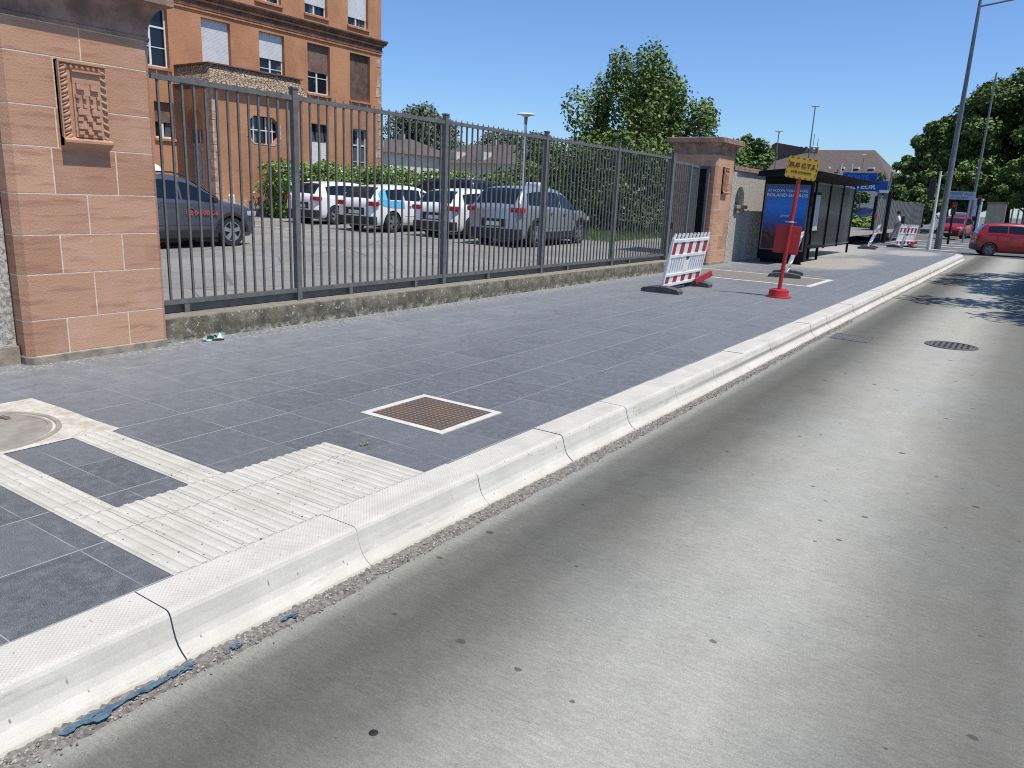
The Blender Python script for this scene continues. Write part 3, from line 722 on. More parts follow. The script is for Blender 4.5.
def boundary_walls():
    # roughcast wall left of the near pillar
    b = MB(); b.box(-7.75, -7.34, -6, 3.04, -.02, 2.75); t = thing('boundary_wall', 'grey roughcast wall at the left edge running into the near pillar', 'wall', (-7.5, -1, 0))
    b.build('masonry', 'roughcast', t); b = MB(); b.box(-7.82, -7.27, -6, 3.03, 2.752, 2.87, b=.01); b.build('coping', 'stone_dark', t)
    b = MB(); b.box(-7.6, -7.28, -6, 3.035, -.03, .16); b.build('plinth', 'plinth', t)
    # roughcast wall with arched niche beyond far pillar
    t = thing('boundary_wall', 'grey roughcast wall with a small arched niche between far pillar and bus shelter', 'wall', (-7.5, 26, 0))
    b = MB(); X = -7.42; y0, y1, z0, z1 = 21.6, 34.0, -.02, 2.55; nyc, nr, nz0, nz1 = 22.5, .40, 1.62, 1.74
    b.box(X-1.0, X-.9, y0, y1, z0, z1); b.box(X-.9, X-.36, y0, nyc-nr-.02, z0, z1); b.box(X-.9, X-.36, nyc+nr+.02, y1, z0, z1); b.box(X-.9, X-.36, nyc-nr-.018, nyc+nr+.018, nz1+nr+.02, z1)
    # front skin around the opening
    F = lambda a, c, d, e: b.box(X-.36, X, a, c, d, e)
    F(y0, nyc-nr, z0, z1); F(nyc+nr, y1, z0, z1); F(nyc-nr, nyc+nr, z0, nz0)
    n = 10; arc = [(nyc-nr*math.cos(math.pi*i/n), nz1+nr*math.sin(math.pi*i/n)) for i in range(n+1)]
    for i in range(n):
        b.quad((X, arc[i][0], arc[i][1]), (X, arc[i+1][0], arc[i+1][1]), (X, arc[i+1][0], z1), (X, arc[i][0], z1))
        b.quad((X, arc[i][0], arc[i][1]), (X, arc[i+1][0], arc[i+1][1]), (X-.36, arc[i+1][0], arc[i+1][1]), (X-.36, arc[i][0], arc[i][1]))
    b.build('masonry', 'roughcast', t)
    b = MB(); b.box(X-.1, X+.10, nyc-nr-.06, nyc+nr+.10, nz0-.10, nz0-.002, b=.01); b.box(X, X+.07, nyc-nr+.06, nyc+nr-.06, nz0-.22, nz0-.102, b=.008); b.build('sill', 'plinth', t)
    b = MB(); b.box(X-.46, X+.07, y0+.02, y1, z1+.002, z1+.13, b=.01); b.build('coping', 'stone_dark', t)
    b = MB(); b.box(X, X+.05, 21.59, 21.92, 0, 2.54, b=.01); b.build('pilaster', 'roughcast', t)
    # low wall under the fence
    b = MB(); r = np.random.RandomState(3); ys = np.linspace(4.33, 17.75, 260)
    o = tag(None or bpy.data.objects.new('x', None), None, None) if False else None
    vs = []; prof = [(-7.27, -.03), (-7.27, .10), (-7.275, .235), (-7.30, .26), (-7.60, .262), (-7.62, .1)]
    jit = np.convolve(r.normal(0, .02, 270), np.ones(7)/7, 'same')
    for i, y in enumerate(ys):
        for j, (x, z) in enumerate(prof):
            vs.append((x+jit[i]*.5+(r.normal(0, .003) if j < 4 else 0), y, z+(r.normal(0, .003) if j in (2, 3) else 0)))
    k = len(prof); fs = [(i*k+j, (i+1)*k+j, (i+1)*k+j+1, i*k+j+1) for i in range(len(ys)-1) for j in range(k-1)]+[tuple(range(k)), tuple((len(ys)-1)*k+j for j in range(k))]
    b.add(vs, fs); o = b.build('low_wall', 'mossy', smooth=50); tag(o, 'low mossy concrete wall carrying the metal bar fence', 'wall')
boundary_walls()

def fence():
    X = -7.48; posts = [6.33, 9.13, 11.93, 14.73, 17.53]
    t = thing('metal_fence', 'grey steel bar fence with small spikes on the low wall between the pillars', 'fence', (X, 11, .26))
    for y in posts:
        h = .035 if y < 17 else .07
        b = MB(); b.box(X-h, X+h, y-h, y+h, .2 if y < 17 else -.02, 2.72, b=.004); p = b.build('post', 'fence', t)
        b = MB(); b.box(X-h-.007, X+h+.007, y-h-.007, y+h+.007, 2.721, 2.745, b=.004); b.build('cap', 'fence', p)
    ends = [4.43]+posts
    for i in range(5):
        a, c = ends[i]+(.036 if i else 0), ends[i+1]-.036
        b = MB(); b.box(X-.022, X+.022, a, c, 2.60, 2.65); b.box(X-.022, X+.022, a, c, .36, .41)
        n = round((c-a)/.138); p = (c-a)/n
        for k in range(n):
            y = a+(k+.5)*p
            b.box(X-.011, X+.011, y-.011, y+.011, .41, 2.60)
            b.add([(X-.011, y-.011, 2.65), (X+.011, y-.011, 2.65), (X+.011, y+.011, 2.65), (X-.011, y+.011, 2.65), (X, y, 2.695)], [(0, 1, 4), (1, 2, 4), (2, 3, 4), (3, 0, 4)])
        b.build('bar_panel', 'fence', t)
        b = MB(); b.box(X-.05, X-.026, a, c, .27, .35); b.build('lower_plate', 'fence', t)
    for y in (4.8, 7.2, 8.5, 10.3, 12.9, 15.6):
        b = MB(); b.box(X-.02, X+.02, y-.03, y+.03, .258, .36); b.build('bracket', 'fence', t)
    # gate leaf in line, leaf swung inward
    def leaf(loc, rz, L, lb, sheet=False):  # sheet: adds a dark sheet standing in for shade
        g = thing('gate_leaf', lb, 'gate', loc, rz, 'steel bar gate leaves by the far pillar')
        b = MB()
        b.box(-.03, .03, 0, .07, .12, 2.58); b.box(-.03, .03, L-.07, L, .12, 2.58); b.box(-.025, .025, .07, L-.07, 2.52, 2.58); b.box(-.025, .025, .07, L-.07, .12, .18)
        b.build('frame', 'fence', g, world=False)
        b = MB(); n = round((L-.1)/.13); p = (L-.1)/n
        for k in range(n-1): y = .05+(k+1)*p; b.box(-.011, .011, y-.011, y+.011, .17, 2.53)
        b.build('bars', 'fence', g, world=False)
        if sheet: b = MB(); b.box(-.018, -.012, .07, L-.07, .18, 2.52); b.build('added_shade_sheet', 'fence_dark', g, world=False)  # dark sheet added to stand in for the shade on the pillar flank
        b = MB(); b.box(-.05, .05, .06, .16, 1.0, 1.14, b=.005); b.build('lock', 'fence_dark', g, world=False)
    leaf((X, 17.62, 0), 0, 1.15, 'steel bar gate leaf in line with the fence behind the striped barrier')
    leaf((X-.12, 18.95, 0), R(10), 1.15, 'steel bar gate leaf swung open into the yard')
    leaf((X-.05, 20.17, 0), R(80), .95, 'gate leaf set back against the far pillar, dark sheet added to stand for shade', True)
fence()

# ------------------------------------------------------------------ vegetation
def leaves(name, clumps, n, size, mat, seed, parent=None, flat=.0, shell=.45, tb=0.):
    """leaf faces scattered through ellipsoid clumps: (cx,cy,cz,rx,ry,rz)"""
    r = np.random.RandomState(seed); cl = np.array(clumps, float); vol = (cl[:, 3]*cl[:, 4]*cl[:, 5])**.72; idx = r.choice(len(cl), n, p=vol/vol.sum())
    d = r.normal(size=(n, 3)); d /= np.linalg.norm(d, axis=1)[:, None]; rad = (r.uniform(shell**3, 1, n)**(1/3))
    rad *= 1+.10*r.normal(size=n)
    p = cl[idx, :3]+d*rad[:, None]*cl[idx, 3:6]
    # orientation: mostly facing outwards and upwards
    nm = d*.7+r.normal(size=(n, 3))*.55+np.array([0, 0, .45]); nm /= np.linalg.norm(nm, axis=1)[:, None]
    a = np.cross(nm, r.normal(size=(n, 3))); a /= np.linalg.norm(a, axis=1)[:, None]; b_ = np.cross(nm, a)
    s = size*r.uniform(.55, 1.3, n)[:, None]
    q = np.stack([p-a*s*.5, p+b_*s*.32+nm*s*.06, p+a*s*.5, p-b_*s*.32+nm*s*.06], 1).reshape(-1, 3)
    ctone = r.uniform(0, 1, len(cl))
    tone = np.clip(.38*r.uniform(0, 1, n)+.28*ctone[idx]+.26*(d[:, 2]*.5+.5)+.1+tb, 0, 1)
    off = np.array(wl(parent)) if parent is not None else 0
    me = bpy.data.meshes.new(name); me.vertices.add(4*n); me.vertices.foreach_set('co', (q-off).ravel()); me.loops.add(4*n); me.polygons.add(n)
    me.loops.foreach_set('vertex_index', np.arange(4*n)); me.polygons.foreach_set('loop_start', np.arange(n)*4); me.polygons.foreach_set('loop_total', np.full(n, 4))
    me.update(calc_edges=True); me.validate()
    at = me.attributes.new('tone', 'FLOAT', 'FACE'); at.data.foreach_set('value', tone.astype('f'))
    me.materials.append(M[mat]); o = bpy.data.objects.new(name, me); col.objects.link(o)
    if parent is not None: o.parent = parent
    return o

def tree(label, base, h, cr, crown_z0, nclump, n, size, mat, seed, squash=(1, 1), trunk_r=.22, group=None, csize=.3, tb=0., fill=False, tall=.75):
    x, y, z = base; t = thing('tree', label, 'tree', base, 0, group); r = random.Random(seed); cl = []; b = MB()
    cz = z+(crown_z0+h)/2; hz = (h-crown_z0)/2
    top = Vector((x+r.uniform(-.3, .3), y+r.uniform(-.3, .3), z+crown_z0+hz*.9))
    segs = [Vector((x, y, z-.1)), Vector((x+.1, y, z+crown_z0*.6)), Vector((x-.05, y+.1, z+crown_z0+hz*.3)), top]
    rr = [trunk_r*1.25, trunk_r, trunk_r*.7, trunk_r*.25]
    for i in range(3): b.tube(segs[i], segs[i+1], rr[i], rr[i+1], 9)
    for i in range(nclump):
        for _ in range(60):
            u = Vector((r.uniform(-1, 1), r.uniform(-1, 1), r.uniform(-1, 1)))
            if (.0 if fill else .2) < u.length < (1.0 if i % 3 else .75): break
        # egg shape: wider in the lower half
        k = 1-.35*max(0, u.z)
        c = Vector((x+u.x*cr*squash[0]*k, y+u.y*cr*squash[1]*k, cz+u.z*hz*.92)); s = cr*csize*r.uniform(.6, 1.25)
        cl.append((c.x, c.y, c.z, s, s, s*tall))
        st = segs[1].lerp(top, max(0., min(1., (c.z-z-crown_z0)/(2*hz)*.8))); md = st.lerp(c, .5)+Vector((0, 0, -.1*cr))
        if i < 26: b.tube(st, md, trunk_r*.28, trunk_r*.15, 6, cap=False); b.tube(md, c, trunk_r*.15, trunk_r*.05, 5, cap=False)
    b.build('trunk', 'bark', t, smooth=60)
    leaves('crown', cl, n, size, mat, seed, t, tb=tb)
    return t

def veg():
    # tree above the fence
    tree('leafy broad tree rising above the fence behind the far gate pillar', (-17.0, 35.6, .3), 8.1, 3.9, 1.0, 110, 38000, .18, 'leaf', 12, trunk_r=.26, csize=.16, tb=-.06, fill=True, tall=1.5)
    tree('small round tree whose top shows between the far pillar and the shelter', (-14.6, 44.6, .2), 6.0, 1.75, 1.6, 30, 7000, .26, 'leaf_dark', 23, fill=True)
    # shrubs and trees closing the car park
    g = 'dense shrubs closing off the far end of the car park'
    sp = [(-13.6, 27.8, 4.0, 1.9, 'dense dark green shrub nearest the gate behind the fence'), (-16.4, 30.4, 4.4, 2.3, 'tall dark green shrub behind the silver grey car'), (-20.0, 32.5, 4.3, 2.4, 'dark shrub behind the slim white lamp post'), (-11.9, 31.3, 3.8, 1.7, 'leafy shrub seen through the open gate')]
    for i, (x, y, h, r_, lb) in enumerate(sp):
        t = thing('shrub', lb, 'shrub', (x, y, lotz(x, y)), 0, g); r = random.Random(40+i); cl = []
        for k in range(26):
            a = r.uniform(0, 6.28); q = math.sqrt(r.random())*r_; zz = r.uniform(.3, h-.6); s = r.uniform(.5, .95)
            cl.append((x+math.cos(a)*q, y+math.sin(a)*q*1.1, zz+.3, s, s, s*.85))
        leaves('foliage', cl, 9000, .17, 'leaf_dark', 50+i, t, tb=.02)
        b = MB(); b.tube((x, y, 0), (x, y, h*.6), .08, .03); b.build('stem', 'bark', t)
    # clipped hedge by the building
    t = thing('hedge', 'bright green laurel hedge growing in front of the orange building', 'hedge', (-25, 26, .4)); r = random.Random(9); cl = []
    for k in range(230):
        y = 19.9+12.8*r.random(); cl.append((-24.9+r.uniform(-.75, .75), y, .7+r.random()*1.65, .5, .55, .42))
    leaves('foliage', cl, 66000, .135, 'leaf_hedge', 31, t, tb=.12, shell=.2)
    b = MB(); b.box(-25.4, -24.4, 20.3, 32, .4, 2.25); b.build('inner_twigs', 'leaf_dark', t)
    t = thing('hedge', 'lower darker stretch of hedge running on past the black van', 'hedge', (-24.5, 38, .4)); cl = []
    for k in range(90):
        y = 32.6+12*r.random(); cl.append((-24.6+r.uniform(-.8, .8), y, .8+r.random()*1.5, .6, .7, .5))
    leaves('foliage', cl, 14000, .18, 'leaf_hedge', 32, t, tb=-.1)  # leaf tones set darker than in the first hedge
    # trees behind the car park
    tree('grey green tree just right of the orange building', (-57, 66, 0), 10.4, 4.9, 2.5, 60, 22000, .32, 'leaf_blue', 61, trunk_r=.25, group='trees behind the car park')
    tree('grey green tree behind the black van and white lamp post', (-46, 68, 0), 8.6, 4.4, 2.0, 50, 20000, .32, 'leaf_blue', 62, trunk_r=.25, group='trees behind the car park')
    tree('dark green tree filling the gap behind the slim lamp post', (-28, 45, 0), 5.0, 3.0, .6, 30, 9000, .3, 'leaf_dark', 63, trunk_r=.2, group='trees behind the car park')
    tree('low dark tree left of the far gate pillar', (-19.5, 43.5, 0), 4.4, 2.6, .5, 30, 9000, .3, 'leaf_dark', 64, trunk_r=.2, group='trees behind the car park')
    # grove at the right
    g = 'tall dark trees beyond the crossing'
    for i, (x, y, h, cr, z0, lb) in enumerate([
        (-3.6, 98, 17.6, 7.6, 1.5, 'tallest dark chestnut tree beyond the crossing, behind the second lamp post'),
        (-9.0, 95, 12.6, 4.6, 1.2, 'dark chestnut tree at the left end of the tall grove'),
        (-13.4, 101, 8.6, 3.6, .8, 'lowest dark tree at the left end of the grove, over the grey hoarding'),
        (5.4, 90, 15.6, 7.2, 1.5, 'dark chestnut tree at the right edge of the picture'),
        (-6.4, 88, 7.4, 3.2, .6, 'lighter green tree behind the street name sign'),
        (-1.6, 86, 7.8, 3.4, 1.6, 'bright green tree above the beige stone post'),
        (-10.6, 84, 4.6, 2.6, .3, 'dark bush behind the grey hoarding')]):
        tree(lb, (x, y, -.2), h, cr, z0, 130 if h > 10 else 46, 75000 if h > 10 else 20000, .42 if h > 10 else .34, 'leaf_dark' if i not in (4, 5) else 'leaf', 71+i, trunk_r=.35, group=g, csize=.21, tb=.05)
    # roadside tree off to the right: its shade falls across the road
    tree('roadside tree right of the road casting the dappled shade', (5.0, 23.8, -.1), 10, 4.7, 3.2, 120, 26000, .27, 'leaf', 99, squash=(1.0, 1.95), trunk_r=.25, csize=.2)
    # shrubs around the blue signs
    for i, (x, y, h, r_, lb) in enumerate([(-12.2, 60, 1.25, 2.2, 'low green bush under the blue signs beside the shelter'), (-13.5, 74, 4.8, 2.6, 'dark tree behind the blue signs'), (-16.5, 70, 4.2, 2.5, 'dark bush to the left behind the blue signs')]):
        t = thing('bush', lb, 'bush', (x, y, -.2)); r = random.Random(80+i)
        cl = [(x+r.uniform(-r_, r_), y+r.uniform(-r_, r_), r.uniform(.2, h-.3), .6, .6, .45) for k in range(24)]
        leaves('foliage', cl, 5000, .26, 'leaf_dark' if i else 'leaf_hedge', 85+i, t)
    # dry grass at the yard edge
    b = MB(); rr = random.Random(6)
    for k in range(5000):
        x = -11.6-rr.random()*3.5; y = 22.6+rr.random()*4.6; h = rr.uniform(.06, .3); a = rr.uniform(0, 6.28); z = lotz(x, y)
        b.add([(x, y, z), (x+.02*math.cos(a), y+.02*math.sin(a), z), (x+.06*math.sin(a), y+.06*math.cos(a), z+h)], [(0, 1, 2)], rr.random())
    for k in range(1800):
        y = 4.6+rr.random()**.8*12; x = -7.66-abs(rr.gauss(0, .12)); h = rr.uniform(.02, .08); a = rr.uniform(0, 6.28); z = lotz(x, y)
        if math.sin(y*2.3)+math.sin(y*5.1) < .5: continue
        b.add([(x, y, z), (x+.014*math.cos(a), y+.014*math.sin(a), z), (x+.04*math.sin(a), y+.04*math.cos(a), z+h)], [(0, 1, 2)], rr.random())
    o = b.build('grass', 'leaf_hedge'); tag(o, 'dry grass and weeds along the fence foot and under the shrubs', 'grass', kind='stuff')
veg()

# ------------------------------------------------------------------ orange building
def wallgrid(b, to3, u0, u1, v0, v1, holes, depth, tone=.5):
    """wall sheet in (u,v) with rectangular holes and reveals; to3(u,v,d) -> point, d measured inwards"""
    us = sorted({u0, u1, *[h[0] for h in holes], *[h[1] for h in holes]}); vs_ = sorted({v0, v1, *[h[2] for h in holes], *[h[3] for h in holes]})
    for i in range(len(us)-1):
        for j in range(len(vs_)-1):
            cu, cv = (us[i]+us[i+1])/2, (vs_[j]+vs_[j+1])/2
            if any(h[0] < cu < h[1] and h[2] < cv < h[3] for h in holes): continue
            b.quad(to3(us[i], vs_[j], 0), to3(us[i+1], vs_[j], 0), to3(us[i+1], vs_[j+1], 0), to3(us[i], vs_[j+1], 0), tone)
    for a, c, d, e in holes:
        for p, q in (((a, d), (c, d)), ((c, d), (c, e)), ((c, e), (a, e)), ((a, e), (a, d))):
            b.quad(to3(*p, 0), to3(*q, 0), to3(*q, depth), to3(*p, depth), tone)

def building():
    X = -28.; YR = 29.15; t = thing('orange_building', 'tall orange rendered building with roller shutters and a slate roofed porch', 'building', (X, 20, .4))
    cen = [27.72, 25.18, 22.62, 19.95, 17.25, 14.6, 11.9, 9.2, 6.5]; W = 1.30
    rows = []   # (y0,y1,z0,z1,kind)
    st = ['dark', 'brown', 'grey55', 'grey85', 'open', 'open', 'grey55', 'open', 'grey85']
    stu = ['grey85', 'grey80', 'grey80', 'open', 'grey55', 'grey85', 'open', 'open', 'open']
    for i, c in enumerate(cen):
        rows.append((c-W/2, c+W/2, 5.66, 7.74, st[i]))
        rows.append((c-W/2-.1, c+W/2-.1, 8.92, 11.0, stu[i]))
        if c > 23.5: rows.append((c-.5, c+.5, 2.1, 4.38, 'gf%d' % i))
        elif c < 18: rows.append((c-.1, c+.7, 3.15, 4.45, 'small'))
    holes = [r_[:4] for r_ in rows]
    b = MB(); to = lambda u, v, d: (X-d, u, v)
    wallgrid(b, to, 0, YR, .3, 12.2, holes, .22)
    wallgrid(b, lambda u, v, d: (u, YR-d, v), X, X-14, .3, 12.2, [], .2)
    b.quad((X-14, 0, .3), (X-14, YR, .3), (X-14, YR, 12.2), (X-14, 0, 12.2)); b.quad((X, 0, .3), (X-14, 0, .3), (X-14, 0, 12.2), (X, 0, 12.2))
    b.build('wall', 'stucco', t)
    b = MB(); b.box(X-14, X-.05, .05, YR-.05, 12.21, 12.4); b.build('flat_top', 'cornice', t)
    # worn quoin strip at right corner
    b = MB(); b.box(X-.02, X+.006, YR-.07, YR+.006, .35, 7.9)
    rr = random.Random(1); z = .35
    while z < 11.8:
        h = rr.uniform(.25, .55); wq = rr.uniform(.10, .42)
        if rr.random() < .75 and z+h < 7.9: b.box(X-.02, X+.012, YR-wq, YR+.011, z, z+h*.9)
        z += h
    b.build('worn_corner', 'stucco_worn', t)
    # cornice mouldings
    b = MB()
    for o, z0, z1 in ((.06, 8.03, 8.12), (.10, 8.27, 8.35)): b.box(X-.1, X+o, -.1, YR+o, z0, z1, b=.012)
    b.box(X-.1, X+.05, 0, YR+.05, 7.93, 7.98)
    b.build('cornice', 'cornice', t)
    b = MB(); b.box(X-.1, X+.03, 0, YR+.03, 8.122, 8.268); b.extr([(X-.1, 8.362), (X+.12, 8.362), (X+.26, 8.5), (X+.27, 8.56), (X-.1, 8.62)], 1, -.3, YR+.2); b.build('cornice_band', 'cornice_dark', t)
    for (y0, y1, z0, z1, kd) in rows:
        xr = X-.2; m = (y0+y1)/2
        fr = MB(); w_ = .05
        if kd != 'gf1':
            fr.box(xr-.05, xr+.02, y0, y0+w_, z0, z1); fr.box(xr-.05, xr+.02, y1-w_, y1, z0, z1); fr.box(xr-.05, xr+.02, y0+w_, y1-w_, z0, z0+.07); fr.box(xr-.05, xr+.02, y0+w_, y1-w_, z1-.06, z1)
            fr.box(xr-.05, xr+.025, m-.04, m+.04, z0+.07, z1-.06)
            if z1-z0 > 1.5:
                fr.box(xr-.05, xr+.015, y0+w_, m-.04, z0+(z1-z0)*.66, z0+(z1-z0)*.66+.06); fr.box(xr-.05, xr+.015, m+.04, y1-w_, z0+(z1-z0)*.66, z0+(z1-z0)*.66+.06)
                fr.box(xr-.05, xr+.01, y0+w_, m-.04, z0+(z1-z0)*.33, z0+(z1-z0)*.33+.03); fr.box(xr-.05, xr+.01, m+.04, y1-w_, z0+(z1-z0)*.33, z0+(z1-z0)*.33+.03)
        else: fr.box(xr-.05, xr+.02, y0, y1, z0, z1)
        wo = fr.build('window', 'white_frame', t)
        if kd != 'gf1': g = MB(); g.quad((xr-.02, y0, z0), (xr-.02, y1, z0), (xr-.02, y1, z1), (xr-.02, y0, z1)); g.build('pane', 'glass', wo)
        else:
            g = MB(); g.box(xr+.02, xr+.04, y0+.02, y1-.02, z1-.75, z1-.02); g.build('pane', 'glass', wo)
        s = MB(); s.box(X-.2, X+.07, y0-.06, y1+.06, z0-.10, z0-.003, b=.008); s.build('sill', 'cornice', wo)
        cov = {'grey55': .48, 'grey85': .82, 'grey80': .80, 'brown': .56, 'dark': .98, 'small': .55}.get(kd, 0)
        if cov:
            s = MB(); zt = z1; zb = z1-(z1-z0)*cov; k = int((zt-zb)/.05)
            for q in range(k): s.box(xr+.03, xr+.055, y0+.015, y1-.015, zb+q*.05+.004, zb+(q+1)*.05)
            s.box(xr+.028, xr+.045, y0+.012, y1-.012, zb, zt)
            s.build('roller_shutter', {'brown': 'shutter_brown', 'dark': 'shutter_dark', 'small': 'shutter_brown'}.get(kd, 'shutter_grey'), wo)
    # porch
    X1 = -26.; ya, yb = 18.2, 22.25; zt = 4.98; b = MB()
    oc = [(19.75, 3.45), (19.75, 3.95), (20.05, 4.2), (20.95, 4.2), (21.25, 3.95), (21.25, 3.45), (20.95, 3.18), (20.05, 3.18)]
    cen_ = (20.5, 3.7)
    # front wall with octagonal opening
    outer = [(ya, .3), (ya, zt), (yb, zt), (yb, .3)]
    link = [(ya, 3.45), (ya, 3.95), (20.05, zt), (20.95, zt), (yb, 3.95), (yb, 3.45), (20.95, .3), (20.05, .3)]
    cor = {1: (ya, zt), 3: (yb, zt), 5: (yb, .3), 7: (ya, .3)}
    for i in range(8):
        j = (i+1) % 8
        b.quad((X1, *oc[i]), (X1, *oc[j]), (X1, *link[j]), (X1, *link[i]))
        if i in cor: b.add([(X1, *link[i]), (X1, *link[j]), (X1, *cor[i])], [(0, 1, 2)])
        b.quad((X1, *oc[i]), (X1, *oc[j]), (X1-.25, *oc[j]), (X1-.25, *oc[i]))
    b.quad((X1, yb, .3), (X+.002, yb, .3), (X+.002, yb, zt), (X1, yb, zt))
    # side wall with arched doorway: local u = x
    u0, u1, dz0, dz1 = -27.72, -26.62, .55, 3.55; wallgrid(b, lambda u, v, d: (u, ya+d, v), X1, X+.002, .3, zt, [(u0, u1, dz0, 4.35)], .35)
    b.build('porch_wall', 'stucco', t)
    # arch spandrels
    b = MB(); cu = (u0+u1)/2; rr_ = (u1-u0)/2; n = 10
    for i in range(n):
        a0, a1 = math.pi*i/n, math.pi*(i+1)/n; p = (cu-rr_*math.cos(a0), 3.75+rr_*math.sin(a0)); q = (cu-rr_*math.cos(a1), 3.75+rr_*math.sin(a1))
        b.quad((p[0], ya+.02, p[1]), (q[0], ya+.02, q[1]), (q[0], ya+.02, 4.36), (p[0], ya+.02, 4.36))
        b.quad((p[0], ya+.02, p[1]), (q[0], ya+.02, q[1]), (q[0], ya+.35, q[1]), (p[0], ya+.35, p[1]))
    b.quad((u0, ya+.345, 3.5), (u1, ya+.345, 3.5), (u1, ya+.345, 4.36), (u0, ya+.345, 4.36))
    b.build('door_arch', 'stucco', t)
    d = MB(); d.box(u0, u1, ya+.30, ya+.36, dz0, 2.95, b=.01); d.box(u0, u1, ya+.28, ya+.34, 2.95, 3.05); do = d.build('door', 'door_grey', t)
    d = MB()
    for q in (0, 1):
        xx = u0+.1+q*.5
        for za, zb_ in ((.75, 1.45), (1.6, 2.75)): d.box(xx, xx+.4, ya+.275, ya+.30, za, zb_, b=.012)
    d.build('door_panel', 'door_grey', do)
    d = MB(); d.box(u0, u1, ya+.30, ya+.33, 3.06, 3.52); d.build('pane', 'glass', do)
    d = MB(); [d.box(u0+.25*i-.015, u0+.25*i+.015, ya+.28, ya+.30, 3.06, 3.52) for i in range(1, 5)]; d.build('bars', 'white_frame', do)
    g = MB(); g.box(X1-.3, X1-.24, 19.7, 21.3, 3.1, 4.25); wo = g.build('window', 'glass', t)
    g = MB(); [g.box(X1-.22, X1-.17, 20.12+.3*i-.02, 20.12+.3*i+.02, 3.19, 4.19) for i in range(4)]; g.box(X1-.225, X1-.175, 19.8, 21.2, 3.66, 3.70); g.build('frame', 'white_frame', wo)
    # decorative worn surround
    g = MB()
    for i in range(8):
        j = (i+1) % 8; o0 = [cen_[k]+(oc[i][k]-cen_[k])*1.10 for k in (0, 1)]; o1 = [cen_[k]+(oc[j][k]-cen_[k])*1.10 for k in (0, 1)]
        if i in (5, 6, 7, 4): g.quad((X1+.012, *oc[i]), (X1+.012, *oc[j]), (X1+.012, *o1), (X1+.012, *o0))
    g.build('surround', 'stucco_worn', wo)
    g = MB(); z = .4; rr = random.Random(4)
    while z < 4.9: h = rr.uniform(.2, .5); wq = rr.uniform(.05, .22); g.box(X1-.25, X1+.012, ya-.012, ya+wq, z, z+h*.93); z += h
    g.build('corner_stones', 'stucco_worn', t)
    b = MB(); b.box(X1-2.05, X1+.12, ya-.12, yb+.12, 4.985, 5.06); b.box(X1-2.05, X1+.2, ya-.2, yb+.2, 5.062, 5.13); b.build('eaves', 'cornice_dark', t)
    b = MB(); e0 = (X1+.25, ya-.25, yb+.25, 5.132); e1 = (X1+.04, ya-.05, yb+.05, 5.78)
    b.quad((e0[0], e0[1], e0[3]), (e0[0], e0[2], e0[3]), (e1[0], e1[2], e1[3]), (e1[0], e1[1], e1[3]))
    b.quad((e0[0], e0[1], e0[3]), (X, e0[1], e0[3]), (X, e1[1], e1[3]), (e1[0], e1[1], e1[3]))
    b.quad((e0[0], e0[2], e0[3]), (X, e0[2], e0[3]), (X, e1[2], e1[3]), (e1[0], e1[2], e1[3]))
    ro = b.build('porch_roof', 'slates', t)
    b = MB(); b.box(X, X1+.16, ya-.16, yb+.16, 5.782, 5.84, b=.01); b.build('roof_edge', 'cornice_dark', ro)
    b = MB(); b.box(X-.05, X+.07, 0, YR+.06, .28, 1.0); b.box(X, X1+.05, ya-.05, yb+.05, .28, .98); b.build('plinth', 'stucco_worn', t)
building()

